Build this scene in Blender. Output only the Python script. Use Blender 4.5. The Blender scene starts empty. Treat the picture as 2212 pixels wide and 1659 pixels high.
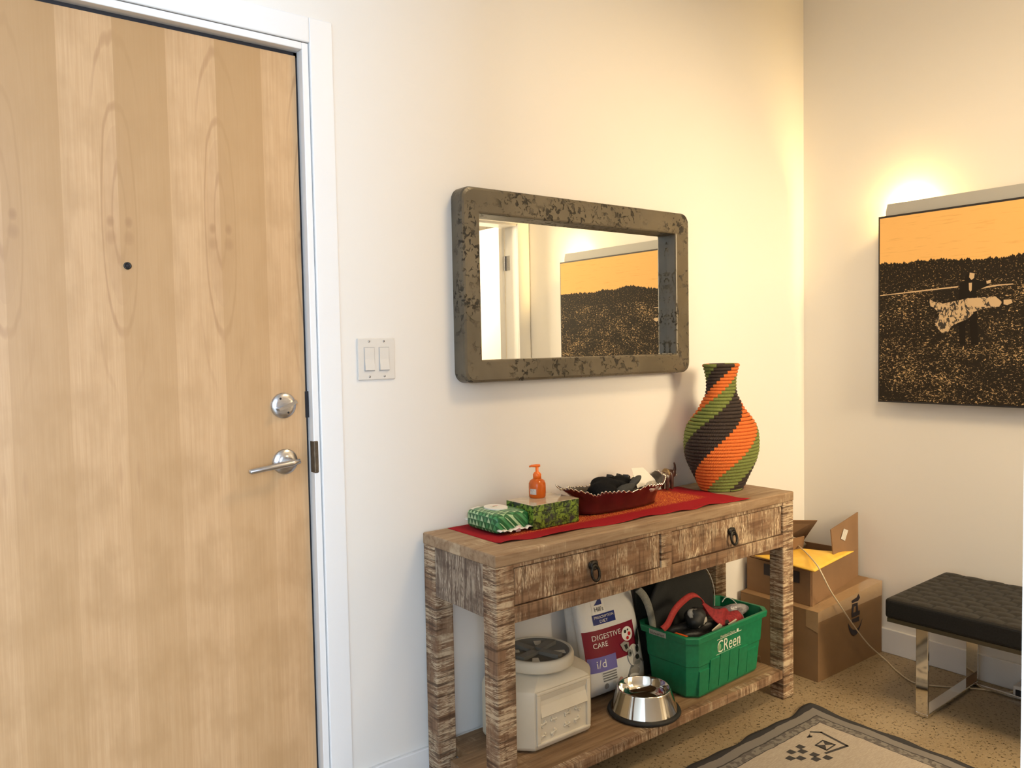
import bpy, bmesh, math, random
from mathutils import Vector, Matrix
random.seed(7)
PI = math.pi
sc = bpy.context.scene
C = sc.collection

# ------------------------------------------------------------------ camera, world, light, exposure
cam_d = bpy.data.cameras.new('camera'); cam = bpy.data.objects.new('camera', cam_d); C.objects.link(cam)
def set_camera(loc, yaw, pitch, roll, fpx):
    cy, sy, cp, sp = math.cos(yaw), math.sin(yaw), math.cos(pitch), math.sin(pitch)
    f = Vector((sy*cp, cy*cp, -sp)); r = Vector((cy, -sy, 0)); u = r.cross(f)
    cr, sr = math.cos(roll), math.sin(roll)
    r2 = cr*r + sr*u; u2 = -sr*r + cr*u
    m = Matrix((r2, u2, -f)).transposed().to_4x4(); m.translation = Vector(loc)
    cam.matrix_world = m
    cam_d.sensor_fit = 'HORIZONTAL'; cam_d.sensor_width = 36.0; cam_d.lens = fpx/2212*36.0
    cam_d.clip_start = 0.02
set_camera((-1.20074, -2.01175, 1.28059), 0.656949, 0.047196, -0.0187966, 1733.84)
sc.camera = cam

world = bpy.data.worlds.new('World'); sc.world = world; world.use_nodes = True
wb = world.node_tree.nodes['Background']
wb.inputs['Color'].default_value = (0.62, 0.76, 1.0, 1); wb.inputs['Strength'].default_value = 1.0

def area(name, loc, target, sx, sy, power, col):
    d = bpy.data.lights.new(name, 'AREA'); d.shape = 'RECTANGLE'; d.size = sx; d.size_y = sy
    d.energy = power; d.color = col
    o = bpy.data.objects.new(name, d); C.objects.link(o); o.location = loc
    o.rotation_euler = (Vector(target)-Vector(loc)).to_track_quat('-Z', 'Y').to_euler()
    return o
def point(name, loc, power, col, radius):
    d = bpy.data.lights.new(name, 'POINT'); d.energy = power; d.color = col; d.shadow_soft_size = radius
    o = bpy.data.objects.new(name, d); C.objects.link(o); o.location = loc
    return o
# daylight through the tall window of the room behind the camera
area('window_daylight', (-2.55, -5.42, 1.75), (-2.35, 0, 1.35), 1.4, 1.55, 205, (0.63, 0.79, 1.0))
# added warm fills: unseen over the hall, and aimed out through the second doorway
area('hall_fill_light', (0.75, -1.25, 2.70), (0.75, -1.25, 0), 0.45, 0.45, 16, (1.0, 0.73, 0.41))
area('side_room_fill_light', (1.35, -3.6, 1.9), (1.0, 0, 1.15), 0.9, 0.9, 82, (1.0, 0.80, 0.52))

sc.view_settings.view_transform = 'Standard'; sc.view_settings.look = 'None'
sc.view_settings.exposure = 0.45; sc.view_settings.gamma = 1.0
sc.view_settings.use_curve_mapping = False
sc.cycles.max_bounces = 7; sc.cycles.diffuse_bounces = 4; sc.cycles.glossy_bounces = 3; sc.cycles.transmission_bounces = 4
sc.cycles.adaptive_threshold = 0.04; sc.cycles.caustics_reflective = False; sc.cycles.caustics_refractive = False

# ------------------------------------------------------------------ helpers
def lab(o, label=None, cat=None, group=None, kind=None):
    if label: o['label'] = label
    if cat: o['category'] = cat
    if group: o['group'] = group
    if kind: o['kind'] = kind
    return o
def thing(name, label, cat, loc=(0,0,0), rz=0, group=None, local=False):
    o = bpy.data.objects.new(name, None); C.objects.link(o); o.location = loc; o.rotation_euler = (0,0,rz)
    o.empty_display_size = 0.05
    lab(o, label, cat, group)
    BASE[o.name] = Vector((0,0,0)) if local else Vector(loc)
    return o
BASE = {}
def base(o):
    return BASE.get(o.name, Vector((0,0,0))) if o else Vector((0,0,0))
def obj(name, bm, mats, parent=None, smooth=False, origin=None):
    """links one mesh; bm holds world coordinates (or the parent's own for local things)"""
    b = base(parent) if parent else Vector(origin or (0,0,0))
    if isinstance(bm, bmesh.types.BMesh):
        me = bpy.data.meshes.new(name); bm.normal_update(); bm.to_mesh(me); bm.free()
    else: me = bm
    if b.length: me.transform(Matrix.Translation(-b))
    if not isinstance(mats, (list, tuple)): mats = [mats]
    if len(me.materials) == 0:
        for m in mats: me.materials.append(m)
    if smooth:
        for p in me.polygons: p.use_smooth = True
    o = bpy.data.objects.new(name, me); C.objects.link(o)
    if parent:
        o.parent = parent
    elif origin: o.location = origin
    BASE[o.name] = b
    return o
def single(name, bm, mats, label, cat, origin, group=None, smooth=False):
    return lab(obj(name, bm, mats, None, smooth, origin), label, cat, group)
def struct(name, bm, mats, label=None, smooth=False):
    o = obj(name, bm, mats, None, smooth); o['kind'] = 'structure'
    if label: o['label'] = label
    return o
def NB(): return bmesh.new()
def box(bm, x0, x1, y0, y1, z0, z1, bev=0, seg=2, mi=0):
    r = bmesh.ops.create_cube(bm, size=1)
    vs = r['verts']
    for v in vs:
        v.co = Vector((x0+(v.co.x+.5)*(x1-x0), y0+(v.co.y+.5)*(y1-y0), z0+(v.co.z+.5)*(z1-z0)))
    fs = set(f for v in vs for f in v.link_faces)
    for f in fs: f.material_index = mi
    if bev:
        es = set(e for v in vs for e in v.link_edges)
        r = bmesh.ops.bevel(bm, geom=list(es), offset=bev, segments=seg, profile=.5, affect='EDGES', material=-1)
    return bm
def B(x0, x1, y0, y1, z0, z1, bev=0, seg=2):
    return box(NB(), x0, x1, y0, y1, z0, z1, bev, seg)
def poly_extr(bm, pts, d, mi=0):
    """prism: planar ring pts swept by vector d"""
    d = Vector(d); a = [bm.verts.new(p) for p in pts]; b = [bm.verts.new(Vector(p)+d) for p in pts]
    n = len(pts); fs = []
    fs.append(bm.faces.new(a)); fs.append(bm.faces.new(b[::-1]))
    for i in range(n): fs.append(bm.faces.new((a[i], b[i], b[(i+1)%n], a[(i+1)%n])))
    for f in fs: f.material_index = mi
    bmesh.ops.recalc_face_normals(bm, faces=fs)
    return bm
def tube(bm, pts, rad, n=10, closed=False, caps=True, up=None, flat=None):
    """sweep a circle (or ellipse: flat=(ra,rb)) along pts; rad float or list"""
    pts = [Vector(p) for p in pts]; rings = []; N = len(pts); prev = Vector(up) if up else None
    for i, p in enumerate(pts):
        if closed: t = pts[(i+1)%N]-pts[i-1]
        else: t = pts[min(i+1,N-1)]-pts[max(i-1,0)]
        t.normalize()
        if prev is None:
            prev = Vector((0,0,1)) if abs(t.z) < .9 else Vector((1,0,0))
        a = prev - t*prev.dot(t)
        if a.length < 1e-6: a = Vector((0,1,0)).cross(t)
        a.normalize(); b = t.cross(a)
        if not up: prev = a
        r = rad[i] if isinstance(rad, (list,tuple)) else rad
        ra, rb = (r, r) if not flat else flat
        rings.append([bm.verts.new(p + a*ra*math.cos(2*PI*k/n) + b*rb*math.sin(2*PI*k/n)) for k in range(n)])
    for i in range(N if closed else N-1):
        A, Bq = rings[i], rings[(i+1)%N]
        for k in range(n): bm.faces.new((A[k], A[(k+1)%n], Bq[(k+1)%n], Bq[k]))
    if not closed and caps:
        bm.faces.new(rings[0][::-1]); bm.faces.new(rings[-1])
    return bm
def lathe(bm, prof, c, n=40, axis='z', mi=None, closed=False):
    """prof list of (r, h) about a vertical axis at c"""
    c = Vector(c); rings = []
    ax = {'z': (Vector((1,0,0)), Vector((0,1,0)), Vector((0,0,1))),
          'y': (Vector((1,0,0)), Vector((0,0,1)), Vector((0,-1,0))),
          'x': (Vector((0,1,0)), Vector((0,0,1)), Vector((-1,0,0)))}[axis]
    for r, h in prof:
        if r < 1e-5: rings.append([bm.verts.new(c+ax[2]*h)])
        else: rings.append([bm.verts.new(c + ax[0]*r*math.cos(2*PI*k/n) + ax[1]*r*math.sin(2*PI*k/n) + ax[2]*h) for k in range(n)])
    fs = []
    for i in range(len(rings)-1):
        A, D = rings[i], rings[i+1]
        for k in range(n):
            k2 = (k+1)%n
            if len(A) == 1 and len(D) == 1: continue
            if len(A) == 1: f = bm.faces.new((A[0], D[k2], D[k]))
            elif len(D) == 1: f = bm.faces.new((A[k], A[k2], D[0]))
            else: f = bm.faces.new((A[k], A[k2], D[k2], D[k]))
            f.smooth = True; fs.append(f)
            if mi is not None: f.material_index = mi
    bmesh.ops.recalc_face_normals(bm, faces=fs)
    return bm
def grid(bm, f, nu, nv, mi=0, smooth=True):
    V = [[bm.verts.new(f(i/nu, j/nv)) for j in range(nv+1)] for i in range(nu+1)]
    out = []
    for i in range(nu):
        for j in range(nv):
            q = bm.faces.new((V[i][j], V[i+1][j], V[i+1][j+1], V[i][j+1])); q.material_index = mi; q.smooth = smooth; out.append(q)
    return out
def ellipsoid(bm, c, r, rot=None, seg=20, noise=0, seed=0, mi=0):
    res = bmesh.ops.create_uvsphere(bm, u_segments=seg, v_segments=max(8, seg//2), radius=1)
    rnd = random.Random(seed); ph = [(rnd.uniform(0,6), rnd.uniform(2,5), rnd.uniform(2,5), rnd.uniform(2,5)) for _ in range(5)]
    M = rot.to_matrix() if rot else Matrix.Identity(3)
    for v in res['verts']:
        n = v.co.copy(); k = 1
        if noise: k += noise*sum(math.sin(p[0]+p[1]*n.x+p[2]*n.y+p[3]*n.z) for p in ph)/2
        v.co = Vector(c) + M @ Vector((n.x*r[0]*k, n.y*r[1]*k, n.z*r[2]*k))
        for f in v.link_faces: f.smooth = True; f.material_index = mi
    return bm
def ribbon(bm, pts, w, side, th=.0012):
    """thin strap of width w with thickness th along pts, width direction side"""
    s = Vector(side).normalized(); P = [Vector(p) for p in pts]; n = len(P); rows = []
    for i, p in enumerate(P):
        t = (P[min(i+1,n-1)]-P[max(i-1,0)]).normalized(); nn = t.cross(s).normalized()*th/2
        a, b = p-s*w/2, p+s*w/2
        rows.append([bm.verts.new(q) for q in (a-nn, b-nn, b+nn, a+nn)])
    for i in range(n-1):
        for k in range(4): bm.faces.new((rows[i][k], rows[i][(k+1)%4], rows[i+1][(k+1)%4], rows[i+1][k]))
    bm.faces.new(rows[0][::-1]); bm.faces.new(rows[-1])
    return bm
def solid(bm, th):
    bmesh.ops.recalc_face_normals(bm, faces=bm.faces[:]); bm.normal_update(); bmesh.ops.solidify(bm, geom=bm.faces[:], thickness=th)
    bmesh.ops.recalc_face_normals(bm, faces=bm.faces[:])
def spline(pts, n=8):
    P = [Vector(p) for p in pts]; out = []
    for i in range(len(P)-1):
        p0, p1, p2, p3 = P[max(i-1,0)], P[i], P[i+1], P[min(i+2,len(P)-1)]
        for k in range(n):
            t = k/n
            out.append(.5*((2*p1)+(p2-p0)*t+(2*p0-5*p1+4*p2-p3)*t*t+(3*p1-p0-3*p2+p3)*t**3))
    out.append(P[-1]); return out
def text_verts(s, w=None, h=None, res=3):
    """2D mesh of a piece of lettering, lower left at 0,0, scaled to width w and/or height h"""
    cu = bpy.data.curves.new('lettering', 'FONT'); cu.body = s; cu.size = 1; cu.resolution_u = res
    o = bpy.data.objects.new('lettering', cu)
    C.objects.link(o); dg = bpy.context.evaluated_depsgraph_get()
    me = bpy.data.meshes.new_from_object(o.evaluated_get(dg)); bpy.data.objects.remove(o); bpy.data.curves.remove(cu)
    vs = [v.co.copy() for v in me.vertices]; fs = [tuple(p.vertices) for p in me.polygons]
    bpy.data.meshes.remove(me)
    x0, x1 = min(v.x for v in vs), max(v.x for v in vs); y0, y1 = min(v.y for v in vs), max(v.y for v in vs)
    sx = w/(x1-x0) if w else None; sy = h/(y1-y0) if h else None
    sx = sx or sy; sy = sy or sx
    return [((v.x-x0)*sx, (v.y-y0)*sy) for v in vs], fs
def text(bm, s, f, w=None, h=None, off=(0,0), mi=0):
    """lettering laid through the mapping f(x, y) -> point"""
    vs, fs = text_verts(s, w, h)
    V = [bm.verts.new(f(off[0]+a, off[1]+b)) for a, b in vs]
    for q in fs:
        try: bm.faces.new([V[i] for i in q]).material_index = mi
        except ValueError: pass
    return bm
def flat_poly(bm, pts, f, mi=0):
    face = bm.faces.new([bm.verts.new(f(*p)) for p in pts]); face.material_index = mi; face.normal_update()
    bmesh.ops.triangulate(bm, faces=[face]); return bm
def ell(cx, cy, rx, ry, n=20, rot=0):
    c, s = math.cos(rot), math.sin(rot)
    return [(cx+rx*math.cos(2*PI*k/n)*c-ry*math.sin(2*PI*k/n)*s, cy+rx*math.cos(2*PI*k/n)*s+ry*math.sin(2*PI*k/n)*c) for k in range(n)]
def rrect(x0, x1, y0, y1, r, corners='abcd', n=5):
    out = []
    for key, cx, cy, a0 in (('a',x1-r,y1-r,0),('b',x0+r,y1-r,90),('c',x0+r,y0+r,180),('d',x1-r,y0+r,270)):
        if key in corners:
            for k in range(n+1):
                a = math.radians(a0+90*k/n); out.append((cx+r*math.cos(a), cy+r*math.sin(a)))
        else: out.append({'a':(x1,y1),'b':(x0,y1),'c':(x0,y0),'d':(x1,y0)}[key])
    return out

# ------------------------------------------------------------------ materials
class NT:
    def __init__(s, m):
        s.m = m; s.t = m.node_tree; s.b = s.t.nodes['Principled BSDF']
    def n(s, typ, **kw):
        o = s.t.nodes.new(typ)
        for k, v in kw.items():
            if k in ('ins',):
                for kk, vv in v.items(): s.put(o.inputs[kk], vv)
            else: setattr(o, k, v)
        return o
    def put(s, inp, v):
        if isinstance(v, bpy.types.NodeSocket): s.t.links.new(v, inp)
        else: inp.default_value = v
    def coord(s, kind='Object', scale=(1,1,1), loc=(0,0,0), rot=(0,0,0)):
        tc = s.n('ShaderNodeTexCoord'); mp = s.n('ShaderNodeMapping')
        s.t.links.new(tc.outputs[kind], mp.inputs['Vector'])
        mp.inputs['Scale'].default_value = scale; mp.inputs['Location'].default_value = loc; mp.inputs['Rotation'].default_value = rot
        return mp.outputs[0]
    def noise(s, vec, scale=5, detail=4, rough=.55, dist=0):
        o = s.n('ShaderNodeTexNoise', ins={'Vector': vec, 'Scale': scale, 'Detail': detail, 'Roughness': rough, 'Distortion': dist}); return o.outputs['Fac']
    def ramp(s, fac, stops, interp='LINEAR'):
        o = s.n('ShaderNodeValToRGB', ins={'Fac': fac}); cr = o.color_ramp; cr.interpolation = interp
        while len(cr.elements) < len(stops): cr.elements.new(.5)
        for e, (p, c) in zip(cr.elements, stops):
            e.position = p; e.color = (c, c, c, 1) if isinstance(c, (int, float)) else (*c, 1)
        return o.outputs['Color']
    def math(s, op, a, b=0.0, c=None, clamp=False):
        o = s.n('ShaderNodeMath', operation=op, use_clamp=clamp); s.put(o.inputs[0], a); s.put(o.inputs[1], b)
        if c is not None: s.put(o.inputs[2], c)
        return o.outputs[0]
    def mix(s, fac, a, b, mode='MIX'):
        o = s.n('ShaderNodeMix', data_type='RGBA', blend_type=mode)
        s.put(o.inputs[0], fac)
        for i, v in ((6, a), (7, b)):
            s.put(o.inputs[i], v if isinstance(v, bpy.types.NodeSocket) else (*v, 1))
        return o.outputs[2]
    def sep(s, vec):
        o = s.n('ShaderNodeSeparateXYZ'); s.t.links.new(vec, o.inputs[0]); return o.outputs
    def comb(s, x, y, z):
        o = s.n('ShaderNodeCombineXYZ')
        for i, v in enumerate((x, y, z)): s.put(o.inputs[i], v)
        return o.outputs[0]
    def bump(s, h, strength=.3, dist=.002):
        o = s.n('ShaderNodeBump', ins={'Height': h, 'Strength': strength, 'Distance': dist}); s.t.links.new(o.outputs[0], s.b.inputs['Normal'])
    def col(s, v): s.put(s.b.inputs['Base Color'], v if isinstance(v, bpy.types.NodeSocket) else (*v, 1))
    def set(s, **kw):
        for k, v in kw.items(): s.put(s.b.inputs[k], v)
def M(name, color=(.5,.5,.5), rough=.6, metal=0, **kw):
    m = bpy.data.materials.new(name); m.use_nodes = True; t = NT(m); t.col(color); t.set(Roughness=rough, Metallic=metal)
    for k, v in kw.items(): t.set(**{k.replace('_', ' '): v})
    return m
def MV(name, c0, c1, scale=30, rough=.6, metal=0, bump=0, detail=4, stretch=(1,1,1), lo=.35, hi=.65, bdist=.001, **kw):
    """two-tone noise material with fine relief"""
    m = M(name, c0, rough, metal, **kw); t = NT(m); f = t.noise(t.coord(scale=stretch), scale, detail)
    t.col(t.mix(t.ramp(f, [(lo, 0.0), (hi, 1.0)]), c0, c1))
    if bump: t.bump(f, bump, bdist)
    return m

wall_m = M('painted_wall', (.80,.775,.735), .6)
trim_m = M('white_trim_paint', (.82,.82,.82), .35)
ceil_m = M('ceiling_paint', (.82,.81,.79), .8)
black_gap = M('dark_gap', (.012,.010,.012), .7)
steel = MV('brushed_steel', (.62,.62,.64), (.50,.50,.52), 60, .28, 1, stretch=(1,1,8))
chrome = M('chrome', (.78,.77,.74), .07, 1)
iron = MV('dark_iron', (.018,.016,.014), (.05,.045,.038), 160, .45, .7, bump=.4)
plastic_w = M('switch_plastic', (.70,.67,.625), .3)
mirror_m = M('mirror_glass', (.93,.95,.93), .0, 1)

def floor_mat():
    m = M('polished_concrete'); t = NT(m); v = t.coord()
    base_c = t.mix(t.ramp(t.noise(v, 3.5, 5), [(.3,0.0),(.7,1.0)]), (.265,.195,.110), (.35,.27,.165))
    fine = t.noise(v, 150, 3, .7)
    c = t.mix(t.ramp(fine, [(.58,0.0),(.70,1.0)]), base_c, (.42,.34,.22))
    sp = t.noise(t.coord(loc=(3,7,1)), 85, 3, .65)
    c = t.mix(t.ramp(sp, [(.575,0.0),(.63,1.0)]), c, (.085,.058,.03))
    vo = t.n('ShaderNodeTexVoronoi', ins={'Vector': v, 'Scale': 52.0})
    c = t.mix(t.ramp(vo.outputs['Distance'], [(.0,1.0),(.10,1.0),(.16,0.0)]), c, (.075,.05,.027))
    t.col(c); t.set(Roughness=.42); t.bump(fine, .05, .0005); return m
floor_m = floor_mat()

def wood(name, grain, brown=(.150,.078,.040), brown2=(.265,.155,.086), cream=(.74,.60,.41), amt=.5, hi=95, wash=.35, thin=.5):
    """hand-planed mango wood: brown grain with limewash left in the saw marks that run across the grain"""
    m = M(name, brown, .68); t = NT(m)
    g = 'XYZ'.index(grain)
    al = [55,55,55]; al[g] = 5
    cr = [7,7,7]; cr[g] = hi
    fib = t.noise(t.coord(scale=al), 1.0, 6, .6, .4)
    c = t.mix(t.ramp(fib, [(.38,0.0),(.62,1.0)]), brown, brown2)
    tl = [5.0,5.0,5.0]; rot = [0,0,0]
    patch = t.ramp(t.noise(t.coord(scale=tl, loc=(1.7,.3,2.2)), 1.6, 5, .65), [(.60-amt*.25,0.0),(.60-amt*.25+.12,1.0)])
    rot[(g+1)%3] = .10
    saw = t.noise(t.coord(scale=cr, rot=tuple(rot)), 1.0, 4, .62, .35)
    blob = t.ramp(saw, [(.54,0.0),(.575,1.0)])
    line = t.ramp(t.math('ABSOLUTE', t.math('SUBTRACT', saw, .485)), [(.010,1.0),(.030,0.0)])
    marks = t.math('MAXIMUM', t.math('MULTIPLY', line, thin), t.math('MULTIPLY', blob, 1.0-.45*thin))
    wp = t.ramp(t.noise(t.coord(scale=[a*.55 for a in al], loc=(5,2,9)), 1.0, 5, .65, .6), [(.50,0.0),(.72,1.0)])
    c = t.mix(t.math('MULTIPLY', wp, wash), c, cream)
    c = t.mix(t.math('MULTIPLY', t.math('MULTIPLY', marks, patch), .95), c, cream)
    dk = t.ramp(t.noise(t.coord(scale=[a*.9 for a in cr], loc=(8,4,1)), 1.0, 4, .6), [(.38,1.0),(.47,0.0)])
    c = t.mix(t.math('MULTIPLY', dk, .0 if name.endswith(('top','shelf')) else (.85 if grain == 'Z' else .55)), c, [q*.45 for q in brown])
    t.col(c)
    t.bump(t.math('ADD', t.math('MULTIPLY', saw, .8), t.math('MULTIPLY', fib, .4)), .45, .0022)
    return m
wood_x = wood('limed_wood_rail', 'X', amt=.58, hi=110, wash=.14, thin=.8)
wood_dr = wood('limed_wood_drawer', 'X', amt=.70, hi=75, wash=.10, thin=1.0)
wood_z = wood('limed_wood_leg', 'Z', amt=.85, hi=100, wash=.12, thin=.7)
wood_side_shaded = wood('limed_wood_side_shaded', 'Y', brown=(.115,.075,.052), brown2=(.18,.128,.092), cream=(.55,.46,.35), amt=.55, hi=80, wash=.14, thin=.9)  # darker grey-brown copy: the table side's daylight shade is put into its colour
wood_top = wood('limed_wood_top', 'X', brown=(.25,.155,.085), brown2=(.37,.255,.155), cream=(.58,.46,.31), amt=.2, hi=190, wash=.35)
wood_shelf = wood('limed_wood_shelf', 'X', brown=(.17,.095,.045), brown2=(.28,.175,.09), cream=(.5,.38,.24), amt=.12, wash=.2)

def door_mat():
    """book-matched maple veneer: leaves 0.116 m wide, mirrored in pairs, cathedral figure and knots"""
    m = M('maple_veneer', (.6,.4,.22), .33); t = NT(m)
    s = t.sep(t.coord()); W = .1155
    u = t.math('DIVIDE', t.math('SUBTRACT', s[0], -.770-10*W), W)        # leaf number, seam at x=-.770
    k = t.math('FLOOR', u); fr = t.math('SUBTRACT', u, k)
    odd = t.math('MODULO', k, 2.0)
    # distance from the book seam (seams with even k have knots beside them)
    mir = t.math('ADD', t.math('MULTIPLY', odd, t.math('SUBTRACT', 1.0, fr)), t.math('MULTIPLY', t.math('SUBTRACT', 1.0, odd), fr))
    pair = t.math('FLOOR', t.math('DIVIDE', t.math('ADD', k, 1.0), 2.0))
    zz = s[2]
    vec = t.comb(t.math('MULTIPLY', mir, .115), t.math('MULTIPLY', pair, .07), zz)
    lf = t.n('ShaderNodeMapping', ins={'Vector': vec, 'Scale': (14, 1, 1.5)}).outputs[0]
    warp = t.noise(lf, 1.0, 3, .5)
    # cathedral arches: nested tall ovals round the knot height
    dz = t.math('MULTIPLY', t.math('SUBTRACT', zz, 1.60), .60)
    dxx = t.math('MULTIPLY', mir, .42)
    r = t.math('SQRT', t.math('ADD', t.math('MULTIPLY', dz, dz), t.math('MULTIPLY', dxx, dxx)))
    rings = t.math('SINE', t.math('MULTIPLY', t.math('ADD', r, t.math('MULTIPLY', warp, .16)), 62.0))
    ringm = t.ramp(rings, [(.80,0.0),(.99,1.0)])
    fade = t.ramp(mir, [(.30,1.0),(.52,0.0)])
    fib = t.noise(t.n('ShaderNodeMapping', ins={'Vector': vec, 'Scale': (260, 1, 5)}).outputs[0], 1.0, 4, .6)
    curl = t.noise(t.n('ShaderNodeMapping', ins={'Vector': vec, 'Scale': (16, 1, 9), 'Rotation': (0,.5,0)}).outputs[0], 1.0, 3, .5)
    c = t.mix(t.ramp(fib, [(.3,0.0),(.7,1.0)]), (.525,.318,.155), (.605,.385,.205))
    c = t.mix(t.math('MULTIPLY', t.ramp(curl, [(.42,0.0),(.66,1.0)]), .45), c, (.40,.235,.105))
    c = t.mix(t.math('MULTIPLY', t.math('MULTIPLY', t.math('MULTIPLY', ringm, t.ramp(t.math('MULTIPLY', zz, .4), [(.46,0.0),(.54,1.0)])), fade), .40), c, (.30,.155,.065))
    c = t.mix(t.math('MULTIPLY', t.math('LESS_THAN', t.math('ADD', r, t.math('MULTIPLY', warp, .05)), .145), .22), c, (.42,.245,.125))
    # alternate leaves are darker, more strongly towards the top
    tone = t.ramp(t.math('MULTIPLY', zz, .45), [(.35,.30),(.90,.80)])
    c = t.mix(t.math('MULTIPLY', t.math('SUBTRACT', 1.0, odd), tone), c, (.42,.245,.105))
    # knot pairs just beside the seam
    kx = t.math('SUBTRACT', mir, .17)
    for kz, rx, rz, a in ((1.585, .070, .013, .55), (1.548, .10, .016, .38), (.995, .05, .030, .22)):
        e = t.math('ADD', t.math('POWER', t.math('DIVIDE', kx, rx), 2.0), t.math('POWER', t.math('DIVIDE', t.math('SUBTRACT', zz, kz), rz), 2.0))
        e = t.math('ADD', e, t.math('MULTIPLY', warp, .8))
        c = t.mix(t.math('MULTIPLY', t.ramp(t.math('MULTIPLY', e, .5), [(.15,1.0),(.9,0.0)]), a), c, (.30,.155,.07))
    t.col(c); t.set(**{'Coat Weight': .25, 'Coat Roughness': .18}); t.bump(fib, .04, .0004)
    return m
door_m = door_mat()

# ------------------------------------------------------------------ the setting
XR = 1.976; YB = -1.93; CEIL = 2.75
DX0, DX1, DZ = -1.192, -.322, 2.062           # entry door opening
struct('floor', B(-3.5, 3.4, -5.5, .12, -.05, 0), floor_m)
struct('ceiling', B(-3.5, 3.4, -5.5, .12, CEIL, CEIL+.05), ceil_m)
w = NB(); box(w, -3.5, DX0-.02, 0, .12, 0, CEIL); box(w, DX1+.02, XR+.12, 0, .12, 0, CEIL); box(w, DX0-.02, DX1+.02, 0, .12, DZ+.02, CEIL)
struct('wall_back', w, wall_m)
struct('wall_right', B(XR, XR+.12, -2.05, 0, 0, CEIL), wall_m)
OX0, OX1, OZ = 1.07, 1.886, 2.035              # second doorway in the near wall
w = NB(); box(w, -.973, OX0, YB-.12, YB, 0, CEIL); box(w, OX1, XR, YB-.12, YB, 0, CEIL); box(w, OX0, OX1, YB-.12, YB, OZ, CEIL)
struct('wall_near', w, wall_m)
struct('wall_partition', B(-.973, -.87, -4.2, YB-.12, 0, CEIL), wall_m)
struct('wall_side_room', B(-.87, 3.3, -4.32, -4.2, 0, CEIL), wall_m)
struct('wall_side_room_end', B(3.3, 3.4, -4.2, -2.05, 0, CEIL), wall_m)
struct('wall_side_room_front', B(XR+.12, 3.3, -2.05, -1.93, 0, CEIL), wall_m)
struct('wall_left', B(-3.5, -3.4, -5.5, 0, 0, CEIL), wall_m)
w = NB(); box(w, -3.4, -3.3, -5.6, -5.5, 0, CEIL); box(w, -1.8, 0, -5.6, -5.5, 0, CEIL); box(w, -3.3, -1.8, -5.6, -5.5, 0, .4); box(w, -3.3, -1.8, -5.6, -5.5, 2.55, CEIL)
struct('wall_window', w, wall_m)
struct('wall_living_end', B(0, .1, -5.6, -4.32, 0, CEIL), wall_m)
wn = struct('window_1', NB() and box(box(box(box(NB(), -3.3,-3.25,-5.58,-5.52,.4,2.55), -1.85,-1.8,-5.58,-5.52,.4,2.55), -3.25,-1.85,-5.58,-5.52,.4,.45), -3.25,-1.85,-5.58,-5.52,2.5,2.55), trim_m)
pane_m = M('window_pane', (1,1,1), .0, 0, Transmission_Weight=1.0, IOR=1.45)
obj('pane', B(-3.25, -1.85, -5.556, -5.552, .45, 2.5), pane_m, wn)
# baseboards
def bboard(name, x0, x1, y0, y1):
    struct(name, B(x0, x1, y0, y1, 0, .10, .003), trim_m)
bboard('baseboard_back', -.232, XR, -.013, 0)
bboard('baseboard_right', XR-.013, XR, YB, -.013)
bboard('baseboard_near', -.973, OX0-.09, YB, YB+.013)

# entry door: leaf, frame, hardware
door = struct('door_1', B(DX0+.004, DX1-.008, .022, .066, .008, DZ-.012), door_m, 'blond book-matched maple entry door')
def dpart(name, bm, m, smooth=False, parent=None): return obj(name, bm, m, parent or door, smooth)
dpart('gap_shade_strip', box(box(NB(), DX1-.009, DX1+.001, .030, .075, 0, DZ+.002), DX0, DX1+.001, .030, .075, DZ-.013, DZ+.002), black_gap)  # dark strip stands in for the shade in the gap around the leaf
# steel frame: narrow stop then wide flat casing with a fine shadow line
fr = struct('trim_1', box(box(box(NB(), DX1, DX1+.018, -.004, .09, 0, DZ+.018, .002), DX0-.018, DX0, -.004, .09, 0, DZ+.018, .002), DX0, DX1, -.004, .09, DZ, DZ+.018, .002), trim_m)
cs = box(box(box(NB(), DX1+.0195, DX1+.085, -.010, 0, 0, DZ+.085, .003), DX0-.085, DX0-.0195, -.010, 0, 0, DZ+.085, .003), DX0-.0195, DX1+.0195, -.010, 0, DZ+.0195, DZ+.085, .003)
struct('trim_2', cs, trim_m)
DF = .022
# peephole
ph = dpart('peephole', lathe(NB(), [(0,.0),(.0035,.001),(.0055,.003),(.0085,.0035),(.0085,0)], (-.757, DF, 1.484), 20, 'y'), iron, True)
obj('lens', lathe(NB(), [(0,.0042),(.0045,.0036),(.0045,0)], (-.757, DF, 1.484), 16, 'y'), black_gap, ph, True)
# deadbolt
HX = -.393
db = dpart('deadbolt', lathe(NB(), [(.0335,0),(.0335,.005),(.0315,.008),(.020,.0105),(0,.011)], (HX, DF, 1.136), 36, 'y'), steel, True)
tt = NB(); a = math.radians(22)
ux, uz = math.cos(a), math.sin(a)
poly_extr(tt, [(HX-.024*ux+.004*uz, DF-.010, 1.136-.024*uz-.004*ux), (HX+.028*ux+.0045*uz, DF-.010, 1.136+.028*uz-.0045*ux), (HX+.028*ux-.0045*uz, DF-.010, 1.136+.028*uz+.0045*ux), (HX-.024*ux-.004*uz, DF-.010, 1.136-.024*uz+.004*ux)], (0,-.022,0))
obj('thumb_turn', tt, steel, db)
for s in (-1,1):
    obj('screw', lathe(NB(), [(0,.0110),(.003,.0106),(.003,.006)], (HX+s*.017*uz*1.6, DF, 1.136-s*.019), 10, 'y'), black_gap, db, True)
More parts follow.
